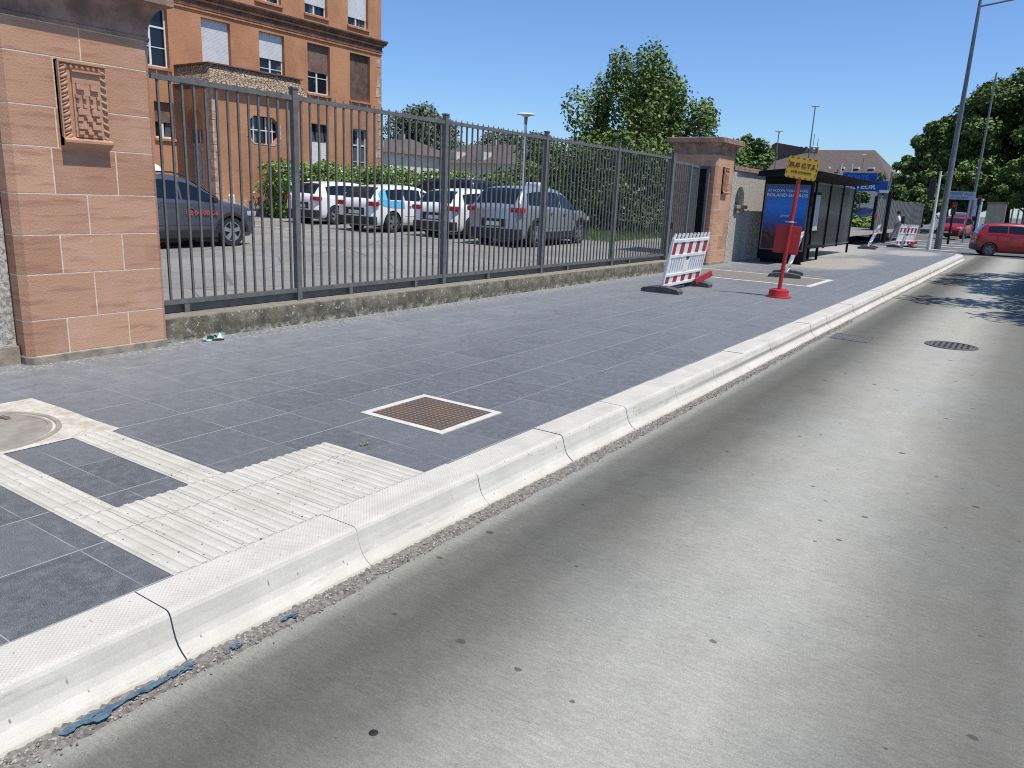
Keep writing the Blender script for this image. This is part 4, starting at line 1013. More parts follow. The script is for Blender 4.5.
# ------------------------------------------------------------------ cars
def chaikin(p, n=2):
    for _ in range(n):
        q = [p[0]]
        for i in range(len(p)-1):
            a, b = p[i], p[i+1]; q.append((a[0]*.75+b[0]*.25, a[1]*.75+b[1]*.25)); q.append((a[0]*.25+b[0]*.75, a[1]*.25+b[1]*.75))
        q.append(p[-1]); p = q
    return p
def interp(pts, x):
    if x <= pts[0][0]: return pts[0][1]
    for i in range(len(pts)-1):
        if x <= pts[i+1][0]:
            a, b = pts[i], pts[i+1]; return a[1]+(b[1]-a[1])*(x-a[0])/max(1e-9, b[0]-a[0])
    return pts[-1][1]
SPECS = {
 'suv': dict(L=4.35, W=1.86, H=1.66, wb=2.66, fo=.80, rw=.355, top=[(-2.225, .86), (-2.19, 1.0), (-2.08, 1.16), (-1.80, 1.50), (-1.55, 1.60), (-.7, 1.66), (.1, 1.63), (.5, 1.52), (1.15, 1.10), (1.3, 1.05), (1.85, .98), (2.1, .86), (2.175, .66)], belt=[(-2.2, 1.10), (0, 1.02), (1.5, .98)], clad=True, ws=(.52, 1.13), rwn=(-2.08, -1.66), sg=(-1.66, .95), pil=(-.78, .08)),
 'estate': dict(L=4.35, W=1.80, H=1.49, wb=2.62, fo=.88, rw=.325, top=[(-2.175, .80), (-2.15, .95), (-2.05, 1.05), (-1.86, 1.30), (-1.62, 1.43), (-.8, 1.49), (0, 1.47), (.4, 1.37), (1.1, .99), (1.3, .94), (1.85, .85), (2.1, .72), (2.175, .55)], belt=[(-2.2, .99), (0, .93), (1.5, .88)], clad=False, ws=(.42, 1.08), rwn=(-2.06, -1.70), sg=(-1.66, .85), pil=(-.80, .02)),
 'small': dict(L=3.55, W=1.62, H=1.50, wb=2.36, fo=.62, rw=.29, top=[(-1.775, .85), (-1.75, 1.0), (-1.68, 1.08), (-1.48, 1.36), (-1.28, 1.46), (-.5, 1.50), (.2, 1.47), (.5, 1.38), (1.05, 1.02), (1.2, .97), (1.5, .88), (1.70, .76), (1.775, .58)], belt=[(-1.8, 1.04), (0, .97), (1.2, .93)], clad=False, ws=(.52, 1.02), rwn=(-1.69, -1.36), sg=(-1.36, .9), pil=(-.55, .1)),
 'van': dict(L=4.9, W=1.92, H=1.92, wb=3.0, fo=.92, rw=.34, top=[(-2.45, .95), (-2.43, 1.2), (-2.36, 1.5), (-2.25, 1.82), (-2.0, 1.90), (-.8, 1.93), (.5, 1.91), (.9, 1.80), (1.65, 1.20), (1.8, 1.13), (2.2, 1.0), (2.38, .85), (2.45, .65)], belt=[(-2.4, 1.15), (0, 1.12), (1.9, 1.05)], clad=False, ws=(.92, 1.62), rwn=(-2.40, -2.27), sg=(-2.1, 1.3), pil=(-1.0, .3)),
}
def ring(sp, x, top):
    L, W = sp['L'], sp['W']; u = abs(x)/(L/2); w_ = W/2*(1-.15*u**5-.04*u**2)
    zt = interp(top, x); zb = min(interp(sp['belt'], x), zt-.035); sh = max(0., zt-zb)
    gb = .20 if u < .93 else .20+(u-.93)*1.6
    wt = w_*.985-.29*sh-.02; k = min(.055, sh*.4)
    P = [(0, gb), (w_*.82, gb), (w_*.955, gb+.06), (w_, gb+.30), (w_*.995, zb-.12), (w_*.975, zb), (wt, zt-k), (wt-.12, zt), (0, zt+.022)]
    return P, (w_, zb, zt, wt, k)
def make_car(name, label, kind, paint, loc, rz, group=None, detail=2, plate=True, handles=True, roof_rails=False, rim='rim'):
    sp = SPECS[kind]; L = sp['L']; t = thing(name, label, 'car', loc, rz, group)
    top = chaikin(sp['top'], 2); xs = sorted({round(-L/2+L*i/54, 3) for i in range(55)} | {-L/2+.01, -L/2+.03, L/2-.03, L/2-.01})
    vs = []; k = None
    for x in xs:
        P, _ = ring(sp, x, top); q = chaikin(P, 2); r_ = q+[(-a, z) for a, z in q[-2:0:-1]]; k = len(r_); vs += [(x, a, z) for a, z in r_]
    n = len(xs); fs = [(i*k+j, (i+1)*k+j, (i+1)*k+(j+1) % k, i*k+(j+1) % k) for i in range(n-1) for j in range(k)]+[tuple(range(k)), tuple((n-1)*k+j for j in range(k-1, -1, -1))]
    b = MB(); b.add(vs, fs); body = b.build('body', paint, t, world=False, smooth=45)
    xf = L/2-sp['fo']-0.0; xr = xf-sp['wb']; rw = sp['rw']; W = sp['W']
    # cut the wheel arches
    body.data.materials.append(M['plastic_black'])
    for wx in (xf, xr):
        for s in (-1, 1):
            cb = MB(); cb.tube((wx, s*(W/2-.26), rw), (wx, s*(W/2+.2), rw), rw+.045, n=28); cu = cb.build('cut', 'plastic_black', None, world=False)
            cu.data.materials.clear(); cu.data.materials.append(M['plastic_black'])
            md = body.modifiers.new('cut', 'BOOLEAN'); md.object = cu; md.operation = 'DIFFERENCE'; md.solver = 'EXACT'
            cu.matrix_world = Matrix.Translation(Vector(loc)) @ Matrix.Rotation(rz, 4, 'Z')
            try: md.material_mode = 'TRANSFER'
            except Exception: pass
    bpy.context.view_layer.update(); dg = bpy.context.evaluated_depsgraph_get()
    me = bpy.data.meshes.new_from_object(body.evaluated_get(dg)); cuts = [m_.object for m_ in body.modifiers]; body.modifiers.clear()
    if len(me.polygons) > 100: body.data = me; me.set_sharp_from_angle(angle=R(45))
    for cu in cuts: bpy.data.objects.remove(cu)
    # side glass patches
    def spt(x, tt, s, o=.006):
        _, (w_, zb, zt, wt, kk) = ring(sp, x, top); y = w_*.975+(wt-w_*.975)*tt; z = zb+(zt-kk-zb)*tt; return (x, s*(y+o), z+o*.3)
    def side(x0, x1, s, t0=.14, t1=.86):
        g = MB(); m = 9; pts = []
        for i in range(m+1):
            x = x0+(x1-x0)*i/m; _, (w_, zb, zt, wt, kk) = ring(sp, x, top); a1 = t1 if (zt-kk-zb) > .12 else .2
            pts += [spt(x, t0, s), spt(x, (t0+a1)/2, s), spt(x, a1, s)]
        return g.add(pts, [(i*3+j, (i+1)*3+j, (i+1)*3+j+1, i*3+j+1) for i in range(m) for j in (0, 1)])
    g0, g1 = sp['sg']; pa, pb = sp['pil']
    for s in (-1, 1):
        for a, c in ((g0, pa-.04), (pa+.01, pb-.03), (pb+.03, g1)):
            side(a, c, s).build('side_window', 'car_glass', t, world=False, smooth=True)
    def topp(x0, x1, nm, mat='car_glass'):
        g = MB(); m = 8; pts = []
        for i in range(m+1):
            x = x0+(x1-x0)*i/m; _, (w_, zb, zt, wt, kk) = ring(sp, x, top); h = (wt-.10)
            dzdx = (interp(top, x+.02)-interp(top, x-.02))/.04; nn = Vector((-dzdx, 0, 1)).normalized()*.01
            for yy in (-1, -.5, 0, .5, 1): pts.append((x+nn.x, yy*h, zt+.022*(1-abs(yy)*h/(wt-.12))+nn.z))
        g.add(pts, [(i*5+j, (i+1)*5+j, (i+1)*5+j+1, i*5+j+1) for i in range(m) for j in range(4)]); return g.build(nm, mat, t, world=False, smooth=True)
    topp(*sp['ws'], 'windscreen'); topp(*sp['rwn'], 'rear_window')
    # rear and front furniture
    xe = -L/2; zl = sp['belt'][0][1]-.10
    for s in (-1, 1):
        g = MB(); yy = s*(W/2-.22); g.box(xe-.012, xe+.26, min(yy-.17*1, yy+.17), max(yy-.17, yy+.17), zl-.07, zl+.07, b=.03); g.build('tail_light', 'lamp_red', t, world=False, smooth=True)
        g = MB(); yy = s*(W/2-.27); zz = sp['top'][-2][1]-.08; g.box(L/2-.30, L/2-.02, yy-.17, yy+.17, zz-.06, zz+.06, b=.03); g.build('headlight', 'lamp_clear', t, world=False, smooth=True)
        g = MB(); y_ = W/2*.97; g.box(g1-.16, g1-.04, min(s*y_, s*(y_+.17)), max(s*y_, s*(y_+.17)), sp['belt'][1][1]+.0, sp['belt'][1][1]+.14, b=.03); g.build('mirror', paint if kind != 'suv' else 'plastic_black', t, world=False, smooth=True)
        if detail > 1:
            for xd0, xd1 in ((pa-.0, pb), (pb, g1-.02)):
                d = MB(); pts = []
                for i in range(7):
                    x = xd0+.012+(xd1-xd0-.024)*i/6; _, (w_, zb, zt, wt, kk) = ring(sp, x, top)
                    pts += [(x, s*(w_+.0035), .52), (x, s*(w_*.9985+.004), zb-.26), (x, s*(w_*.992+.004), zb-.10), (x, s*(w_*.978+.004), zb-.01)]
                d.add(pts, [(i*4+j, (i+1)*4+j, (i+1)*4+j+1, i*4+j+1) for i in range(6) for j in range(3)])
                do = d.build('door', paint, t, world=False, smooth=True)
                hd = MB(); xh = xd0+.10; zz = interp(sp['belt'], xh)-.12; hd.box(xh, xh+.18, min(s*W/2*.99, s*(W/2+.025)), max(s*W/2*.99, s*(W/2+.025)), zz-.015, zz+.015, b=.008); hd.build('handle', 'rim_dark' if paint != 'car_red' else 'plastic_black', do, world=False)
    for a_, c_, w2, za in ((xe-.015, xe+.2, W/2-.10, .24), (L/2-.16, L/2+.006, W/2-.24, .28)):
        g = MB(); g.box(a_, c_, -w2, w2, za, .50, b=.03); g.build('bumper_trim', 'plastic_black', t, world=False, smooth=True)
    g = MB(); g.box(-L/2+.5, L/2-.5, -W/2+.12, W/2-.12, .16, .22); g.build('underbody', 'plastic_black', t, world=False)
    if sp['clad']:
        for s in (-1, 1):
            g = MB(); g.box(xr+rw+.05, xf-rw-.05, min(s*(W/2-.05), s*(W/2+.012)), max(s*(W/2-.05), s*(W/2+.012)), .22, .42, b=.02)
            g.build('sill_cladding', 'plastic_black', t, world=False)
            for wx in (xf, xr):
                n_ = 16; g = MB()
                for i in range(n_):
                    a0, a1 = math.pi*i/n_-.05, math.pi*(i+1)/n_+.05; y_ = s*(W/2-.0)
                    pr = lambda r_, a, yv: (wx+r_*math.cos(a), yv, rw+r_*math.sin(a)); r0, r1 = rw+.03, rw+.10
                    g.quad(pr(r0, a0, s*(W/2+.014)), pr(r0, a1, s*(W/2+.014)), pr(r1, a1, s*(W/2+.008)), pr(r1, a0, s*(W/2+.008)))
                    g.quad(pr(r0, a0, s*(W/2+.014)), pr(r0, a1, s*(W/2+.014)), pr(r0, a1, s*(W/2-.12)), pr(r0, a0, s*(W/2-.12)))
                    g.quad(pr(r1, a0, s*(W/2+.008)), pr(r1, a1, s*(W/2+.008)), pr(r1, a1, s*(W/2-.12)), pr(r1, a0, s*(W/2-.12)))
                g.build('arch_trim', 'plastic_black', t, world=False, smooth=True)
    if plate:
        g = MB(); zz = .62; g.box(xe-.02, xe+.03, -.26, .26, zz-.055, zz+.055); g.build('number_plate', 'plate', t, world=False); g = MB(); g.box(xe-.012, xe+.05, -.42, .42, .53, .76, b=.02); g.build('plate_recess', 'plastic_black' if paint != 'car_red' else paint, t, world=False)
        g = MB(); zz = .46; g.box(L/2-.1, L/2+.012, -.26, .26, zz-.055, zz+.055); g.build('number_plate', 'plate', t, world=False)
        g = MB(); zz = .60; g.box(L/2-.10, L/2-.012, -.36, .36, zz-.05, zz+.05, b=.02); g.build('grille', 'plastic_black', t, world=False)
    # wheels
    for wx in (xf, xr):
        for s in (-1, 1):
            yo = s*(W/2-.015); yi = s*(W/2-.225); m_ = Matrix.Translation((wx, 0, rw)) @ Matrix.Rotation(R(90), 4, 'X')
            # lathe about y
            def lat(prof, mb, nn=26):
                V = []; kk = len(prof)
                for i in range(nn):
                    a = 2*math.pi*i/nn
                    for r_, y in prof: V.append((wx+r_*math.cos(a), y, rw+r_*math.sin(a)))
                mb.add(V, [(i*kk+j, ((i+1) % nn)*kk+j, ((i+1) % nn)*kk+j+1, i*kk+j+1) for i in range(nn) for j in range(kk-1)])
            g = MB(); lat([(rw*.66, yi), (rw*.95, yi), (rw, yi+s*.025), (rw, yo-s*.025), (rw*.95, yo), (rw*.68, yo-s*.004), (rw*.66, yo-s*.03)], g); wo = g.build('wheel', 'tyre', t, world=False, smooth=40)
            g = MB(); lat([(rw*.67, yo-s*.012), (rw*.60, yo-s*.02), (rw*.6, yo-s*.07), (.0, yo-s*.075)], g); g.build('rim_well', 'rim_dark', wo, world=False, smooth=40)
            g = MB()
            for i in range(5):
                a = 2*math.pi*i/5+.3; c_, s_ = math.cos(a), math.sin(a); nx_, nz_ = -s_, c_
                def pt(r_, o, y): return (wx+c_*r_+nx_*o, y, rw+s_*r_+nz_*o)
                y1_ = yo-s*.012; y2_ = yo-s*.05
                A = [pt(.03, -.035, y1_), pt(.03, .035, y1_), pt(rw*.64, .055, y1_), pt(rw*.64, -.055, y1_)]; B = [pt(.03, -.035, y2_), pt(.03, .035, y2_), pt(rw*.64, .055, y2_), pt(rw*.64, -.055, y2_)]
                g.add(A+B, [(0, 1, 2, 3), (4, 5, 6, 7), (0, 1, 5, 4), (1, 2, 6, 5), (2, 3, 7, 6), (3, 0, 4, 7)])
            lat([(.0, yo-s*.008), (.06, yo-s*.01), (.06, yo-s*.04)], g, 12); lat([(rw*.66, yo-s*.006), (rw*.60, yo-s*.008), (rw*.60, yo-s*.03)], g)
            g.build('rim', rim, wo, world=False)
    if roof_rails:
        for s in (-1, 1):
            g = MB(); yy = s*(W/2-.27); zt = sp['H']
            pts = [(-1.5, zt-.06), (-1.3, zt+.01), (.0, zt+.02), (.35, zt-.05)]
            for i in range(3): g.tube((pts[i][0], yy, pts[i][1]), (pts[i+1][0], yy, pts[i+1][1]), .018, n=7)
            g.build('roof_rail', 'plastic_black', t, world=False)
    return t
H90 = R(90)
def place_by_wheel(kind, wx, wy, heading, rear=True):
    """car origin so that its right (x_local -y) wheel contact sits at (wx,wy)"""
    sp = SPECS[kind]; lx = sp['L']/2-sp['fo']-(sp['wb'] if rear else 0); ly = -(sp['W']/2-.1)
    c, s = math.cos(heading), math.sin(heading); return (wx-(c*lx-s*ly), wy-(s*lx+c*ly), lotz(wx, wy))
def cars():
    hd = R(90+3)
    p = place_by_wheel('suv', -11.75, 18.36, hd); c = make_car('parked_car', 'silver grey crossover car parked nearest the gate behind the fence', 'suv', 'car_silver', p, hd, roof_rails=False)
    g = MB(); g.box(-.14, .14, -.22, .22, 1.66, 1.78, b=.04); g.build('roof_sign', 'plate', c, world=False)
    g = R(90-1)
    p = place_by_wheel('estate', -14.5, 19.0, g); make_car('parked_car', 'white car partly hidden behind the silver grey crossover', 'estate', 'car_white', p, g)
    p = place_by_wheel('estate', -17.3, 18.5, g); c = make_car('parked_car', 'white car with sky blue patch on its flank, middle of the row', 'estate', 'car_white', p, g)
    sp = SPECS['estate']; top = chaikin(sp['top'], 2); bb = MB(); pts = []
    for i in range(9):
        x = -1.95+i*.14; _, (w_, zb, zt, wt, kk) = ring(sp, x, top)
        lo = .86-.0*i if i > 1 else .9; pts += [(x, -(w_+.006), max(.78, lo-.02*i)), (x, -(w_*.99+.007), zb-.08), (x, -(w_*.975+.009), zb+.03)]
    bb.add(pts, [(i*3+j, (i+1)*3+j, (i+1)*3+j+1, i*3+j+1) for i in range(8) for j in (0, 1)]); bb.build('blue_graphic', 'sky_blue', c, world=False, smooth=True)
    pts = []; bb = MB()
    for i in range(5):
        x = -1.84+i*.07; _, (w_, zb, zt, wt, kk) = ring(sp, x, top); pts += [(x, -(w_*.975+.012), zb+.03), (x, -(wt+.016), zt-kk)]
    bb.add(pts, [(i*2, i*2+2, i*2+3, i*2+1) for i in range(4)]); bb.build('blue_graphic', 'sky_blue', c, world=False, smooth=True)
    p = place_by_wheel('estate', -20.9, 19.4, g); make_car('parked_car', 'white car at the far left end of the parked row near the hedge', 'estate', 'car_white', p, g)
    make_car('parked_van', 'black people carrier parked behind the white cars with its roof showing', 'van', 'car_black', (-20.0, 24.6, lotz(20, 24.6)), R(180-10), detail=1).scale = (.93, .95, .93)
    make_car('parked_van', 'dark blue van parked beyond the hedge beside the orange building', 'van', 'car_blue', (-27.2, 33.6, .62), R(92), detail=1)
    # taxi behind the first fence bay
    hh = R(90+1); p = place_by_wheel('suv', -15.5, 11.25, hh, rear=False)
    c = make_car('taxi', 'blue grey taxi with red telephone number on its door, next to the near pillar', 'suv', 'car_taxi', p, hh, roof_rails=True)
    c.scale = (.96, .96, .95)
    text('phone_number', '08 00 00 06', .14, 'red_text', c, (.55, -.957, .79), (H90, 0, 0), 1.25, bold=.002)
    g = MB(); g.box(-.2, .1, -.3, .3, 1.665, 1.69, b=.01); g.lathe([(.0, .17), (.1, .165), (.2, .11), (.24, 0)], (-.05, 0, 1.69), 18); g.build('roof_sign', 'plate', c, world=False, smooth=True)
    # cars beyond
    make_car('red_car', 'small red hatchback crossing at the right edge of the picture', 'small', 'car_red', (-.95, 43.0, -.19), R(14), rim='rim_dark')
    make_car('red_car', 'dark red car waiting behind the tall grey lamp post', 'suv', 'car_red', (-5.7, 69.4, -.2), R(-97))
    for i, (x, y, pnt, lb) in enumerate([(-14.6, 70.5, 'car_silver', 'pale silver car parked far away, left of the blue ones by the shelter'), (-12.6, 71.5, 'car_blue', 'dark blue car parked far away under the blue signs'), (-10.6, 72.5, 'car_blue', 'dark blue car parked far away next to the grey hoarding')]):
        make_car('distant_car', lb, 'estate', pnt, (x, y, .35), R(-100), 'cars parked far away behind the shelter', detail=1)
cars()

# ------------------------------------------------------------------ street furniture
def pole_sign():
    t = thing('bus_stop_post', 'leaning red temporary bus stop post with yellow sign and red box', 'bus stop', (-3.86, 14.52, 0))
    L = Vector((.045, .02, 1)).normalized()
    b = MB(); b.lathe([(0, .15), (.15, .15), (.175, .135), (.18, .02), (.19, .0)], (-3.86, 14.52, .0), 28); b.lathe([(0, .002), (.235, .002), (.235, .018), (.17, .02)], (-3.86, 14.52, 0), 28)
    b.build('base', 'red_paint', t, smooth=40)
    p0 = Vector((-3.86, 14.52, .09)); b = MB(); b.tube(p0, p0+L*2.1, .037, n=14); b.build('pole', 'red_paint', t, smooth=40)
    b = MB(); q = p0+L*1.28; b.tube(q-L*.012, q+L*.012, .045, n=14); b.box(q.x-.1, q.x+.1, q.y-.048, q.y-.04, q.z-.006, q.z+.006); b.build('clamp', 'plate', t)
    q = p0+L*.95
    b = MB(); m_ = Matrix.Translation(q) @ Matrix.Rotation(R(12), 4, 'Z') @ Matrix.Rotation(R(3), 4, 'Y')
    b.box(-.24, .0, .035, .12, -.24, .27, m=m_, b=.008); b.box(.003, .20, .045, .09, -.25, .26, m=m_, b=.008); b.box(.03, .18, .040, .046, -.22, .23, m=m_)
    b.build('timetable_box', 'red_paint', t)
    # sign plate
    m_ = Matrix.Translation(p0+L*2.22+Vector((.03, -.03, 0))) @ Matrix.Rotation(R(26), 4, 'Z') @ Matrix.Rotation(R(7), 4, 'Y')
    b = MB(); w_, h = .27, .185; c = .028
    pts = [(-w_+c, -h), (w_-c, -h), (w_, -h+c), (w_, h-c), (w_-c, h), (-w_+c, h), (-w_, h-c), (-w_, -h+c)]
    vs = [m_ @ Vector((x, -.008, z)) for x, z in pts]+[m_ @ Vector((x, .008, z)) for x, z in pts]; n = 8
    b.add(vs, [tuple(range(n)), tuple(range(2*n-1, n-1, -1))]+[(i, (i+1) % n, n+(i+1) % n, n+i) for i in range(n)]); s = b.build('sign_plate', 'yellow_sign', t)
    b = MB()
    for x in np.linspace(-.2, .2, 5): b.box(x-.022, x+.022, -.0115, -.0085, h-.026, h-.013, m=m_); b.box(x-.022, x+.022, -.0115, -.0085, -h+.013, -h+.026, m=m_)
    for z in (-.09, .0, .09): b.box(-w_+.014, -w_+.026, -.0115, -.0085, z-.022, z+.022, m=m_); b.box(w_-.026, w_-.014, -.0115, -.0085, z-.022, z+.022, m=m_)
    b.build('sign_border', 'black_text', s)
    for body, size, dz, mt, bo in (('BUS C.T.S.', .105, .045, 'maroon_text', .003), ('arrêt provisoire', .055, -.065, 'maroon_text', .001)):
        mm = m_ @ Matrix.Translation((0, -.012, dz)) @ Matrix.Rotation(H90, 4, 'X'); e = mm.to_euler(); tr = mm.translation-Vector(t.location)
        text('lettering', body, size, mt, s, tuple(tr), tuple(e), 1., bold=bo)
pole_sign()

def barrier(loc, rz, lean, label, L=2.0, group='red and white plastic barriers', swing=True):
    """panel along local x, front face -y, leaning towards local -y by `lean` (radians); stands on two rubber feet"""
    t = thing('road_barrier', label, 'barrier', loc, rz, group); Hh = .94; z0 = .10
    m_ = Matrix.Translation((0, 0, z0)) @ Matrix.Rotation(lean, 4, 'X')
    b = MB(); y = .022
    b.box(-L/2, -L/2+.05, -y, y, 0, Hh-.03, m=m_); b.box(L/2-.05, L/2, -y, y, 0, Hh-.03, m=m_)
    for za, zb in ((.0, .05), (.19, .235), (.545, .595), (.83, .88)): b.box(-L/2+.05, L/2-.05, -y, y, za, zb, m=m_)
    b.build('frame', 'barrier_white', t, world=False)
    b = MB(); n = 10
    for i in range(n):
        x = -L/2+.07+i*(L-.14)/(n-1)
        b.box(x-.028, x+.028, -.016, .016, .88, .945, m=m_); b.box(x-.008, x+.045, -.016, .016, .946, .985, m=m_)
    b.build('comb_top', 'barrier_white', t, world=False)
    b = MB(); n = 15
    for i in range(n):
        if i in (7,): continue
        x = -L/2+.12+i*(L-.24)/(n-1); b.box(x-.036, x+.036, -.012, .012, .235, .545, m=m_)
    b.box(-.13, .13, -.014, .014, .26, .47, m=m_); b.build('slats', 'barrier_white', t, world=False)
    b = MB(); b.box(-.07, .07, -.02, -.0145, .49, .54, m=m_); b.build('grip', 'plastic_black', t, world=False)
    for za, zb in ((.596, .829), (.051, .189)):
        n = 9; p = (L-.1)/n; bb = MB()
        for i in range(n+1):
            x0 = -L/2+.05+i*p
            bb.add([m_ @ Vector(q) for q in ((x0, -.010, za), (x0, -.010, zb), (x0, .010, zb), (x0, .010, za))], [])
        for i in range(n):
            k = i*4
            for a_, c_ in ((0, 1), (1, 2), (2, 3), (3, 0)): bb.f.append((k+a_, k+c_, k+4+c_, k+4+a_)); bb.t.append(.5); bb.mi.append(0 if i % 2 == 0 else 1)
        bb.build('striped_board', ['barrier_red', 'barrier_white'], t, world=False)
    for x in (-L/2+.03, L/2-.28):
        b = MB(); pr = [(-.36, .0), (-.37, .05), (-.33, .085), (-.12, .115), (.12, .115), (.33, .085), (.37, .05), (.36, .0)]
        b.extr(pr, 0, x-.12, x+.12); b.box(x-.07, x+.07, -.08, .08, .116, .126); f = b.build('foot', 'rubber', t, world=False, bevel=.012)
    if swing:
        b = MB(); b.box(L/2-.52, L/2-.12, -.16, -.11, .16, .24, m=Matrix.Rotation(R(0), 4, 'Z')); 
        mm = Matrix.Translation((L/2-.42, -.12, .12)) @ Matrix.Rotation(R(-30), 4, 'Z') @ Matrix.Rotation(R(-22), 4, 'Y')
        b = MB(); b.box(-.04, .40, -.02, .02, -.06, .06, m=mm, b=.01); b.build('folding_bar', 'barrier_red', t, world=False)
    return t
def barriers():
    # main one along the pavement, leaning towards the road
    barrier((-5.66, 14.2, 0), R(90+2), R(9), 'large red and white barrier leaning over rubber feet in front of the gate')
    barrier((-5.0, 19.3, 0), R(101), R(14), 'white barrier seen edge on behind the red bus stop post', L=1.3, swing=False)
    barrier((-6.25, 37.0, 0), R(96), R(20), 'white barrier seen edge on at the far end of the shelter', L=1.7, swing=False)
    barrier((-5.42, 41.2, -.03), R(62), R(10), 'farthest red and white barrier standing in front of the walking person', L=1.3)
barriers()

def shelter():
    t = thing('bus_shelter', 'dark bus shelter with blue poster panel and long flat roof', 'bus shelter', (-6.3, 28, 0))
    b = MB(); x0, x1, ya, yb = -6.92, -5.2, 22.4, 31.2
    # roof: thin tapered slab thicker over the middle
    b.extr([(x0, 2.50), (x0, 2.585), (-6.2, 2.66), (x1, 2.60), (x1-.02, 2.55), (-6.1, 2.46)], 1, ya, yb); b.build('roof', 'fence_dark', t)
    b = MB(); b.box(x0, x1-.35, ya-.03, ya-.002, 2.44, 2.55); b.build('fascia', 'fence_dark', t)
    for y in (26.2, 28.2, 30.2, 32.2):
        b = MB(); b.box(-6.235, -6.165, y-.035, y+.035, 0 if y > 30.5 or y < 27 else .30, 2.50); b.build('post', 'fence_dark', t)
        if y < 32: b = MB(); b.box(-6.205, -6.195, y+.05, y+1.95, .42, 2.38); b.build('glass_panel', 'hazy_glass', t); b = MB(); b.box(-6.215, -6.185, y+.041, y+1.959, .37, .42); b.build('glass_rail', 'pole_grey', t); b = MB(); b.box(-6.215, -6.185, y+.041, y+1.959, 2.381, 2.43); b.build('glass_rail', 'pole_grey', t)
    b = MB(); b.box(-6.205, -6.195, 24.6, 26.15, .42, 2.38); b.build('glass_panel', 'hazy_glass', t)
    b = MB(); b.box(-6.12, -5.75, 24.4, 26.6, .42, .47, b=.01); b.box(-6.0, -5.93, 24.6, 24.68, 0, .42); b.box(-6.0, -5.93, 26.3, 26.38, 0, .42); b.build('bench', 'fence_dark', t)
    # info case
    b = MB(); b.box(-5.95, -5.88, 24.9, 25.6, .85, 2.1); ic = b.build('info_case', 'fence_dark', t); b = MB(); b.box(-5.879, -5.874, 24.96, 25.54, .95, 2.02); b.build('paper', 'sign_pale', ic)
    # poster panel
    px0, px1, py = -6.98, -5.62, 23.3
    p = MB(); p.box(px0, px1, py, py+.22, .10, 2.48, b=.012); p.box(px0+.1, px1-.1, py+.04, py+.18, 0, .10); pan = p.build('poster_case', 'fence_dark', t)
    p = MB(); p.box(px0+.09, px1-.09, py-.006, py-.001, .42, 2.22); p.build('poster', 'poster', pan)
    p = MB(); p.box(px0+.05, px0+.085, py-.010, py-.002, .38, 2.26); p.box(px1-.085, px1-.05, py-.010, py-.002, .38, 2.26); p.box(px0+.085, px1-.085, py-.010, py-.002, 2.225, 2.26); p.box(px0+.085, px1-.085, py-.010, py-.002, .38, .415); p.build('poster_frame', 'pole_grey', pan)
    base = Vector(t.location)
    def tx(s, z, size, sx=1., bo=0.): text('lettering', s, size, 'white_text', pan, tuple(Vector(((px0+px1)/2, py-.011, z))-base), (H90, 0, 0), sx, bold=bo)
    tx('AMAZON VOUS LIVRE', 2.08, .095, 1.2, .002); tx('ROLAND-GARROS', 1.95, .125, 1.12, .004); tx('prime', 1.38, .10, 1., .001)
    b = MB(); b.tube((-6.15, 32.2, .0), (-5.5, 32.2, .0), .02, n=6)
    # pole sign with white top on far post
    return t
shelter()

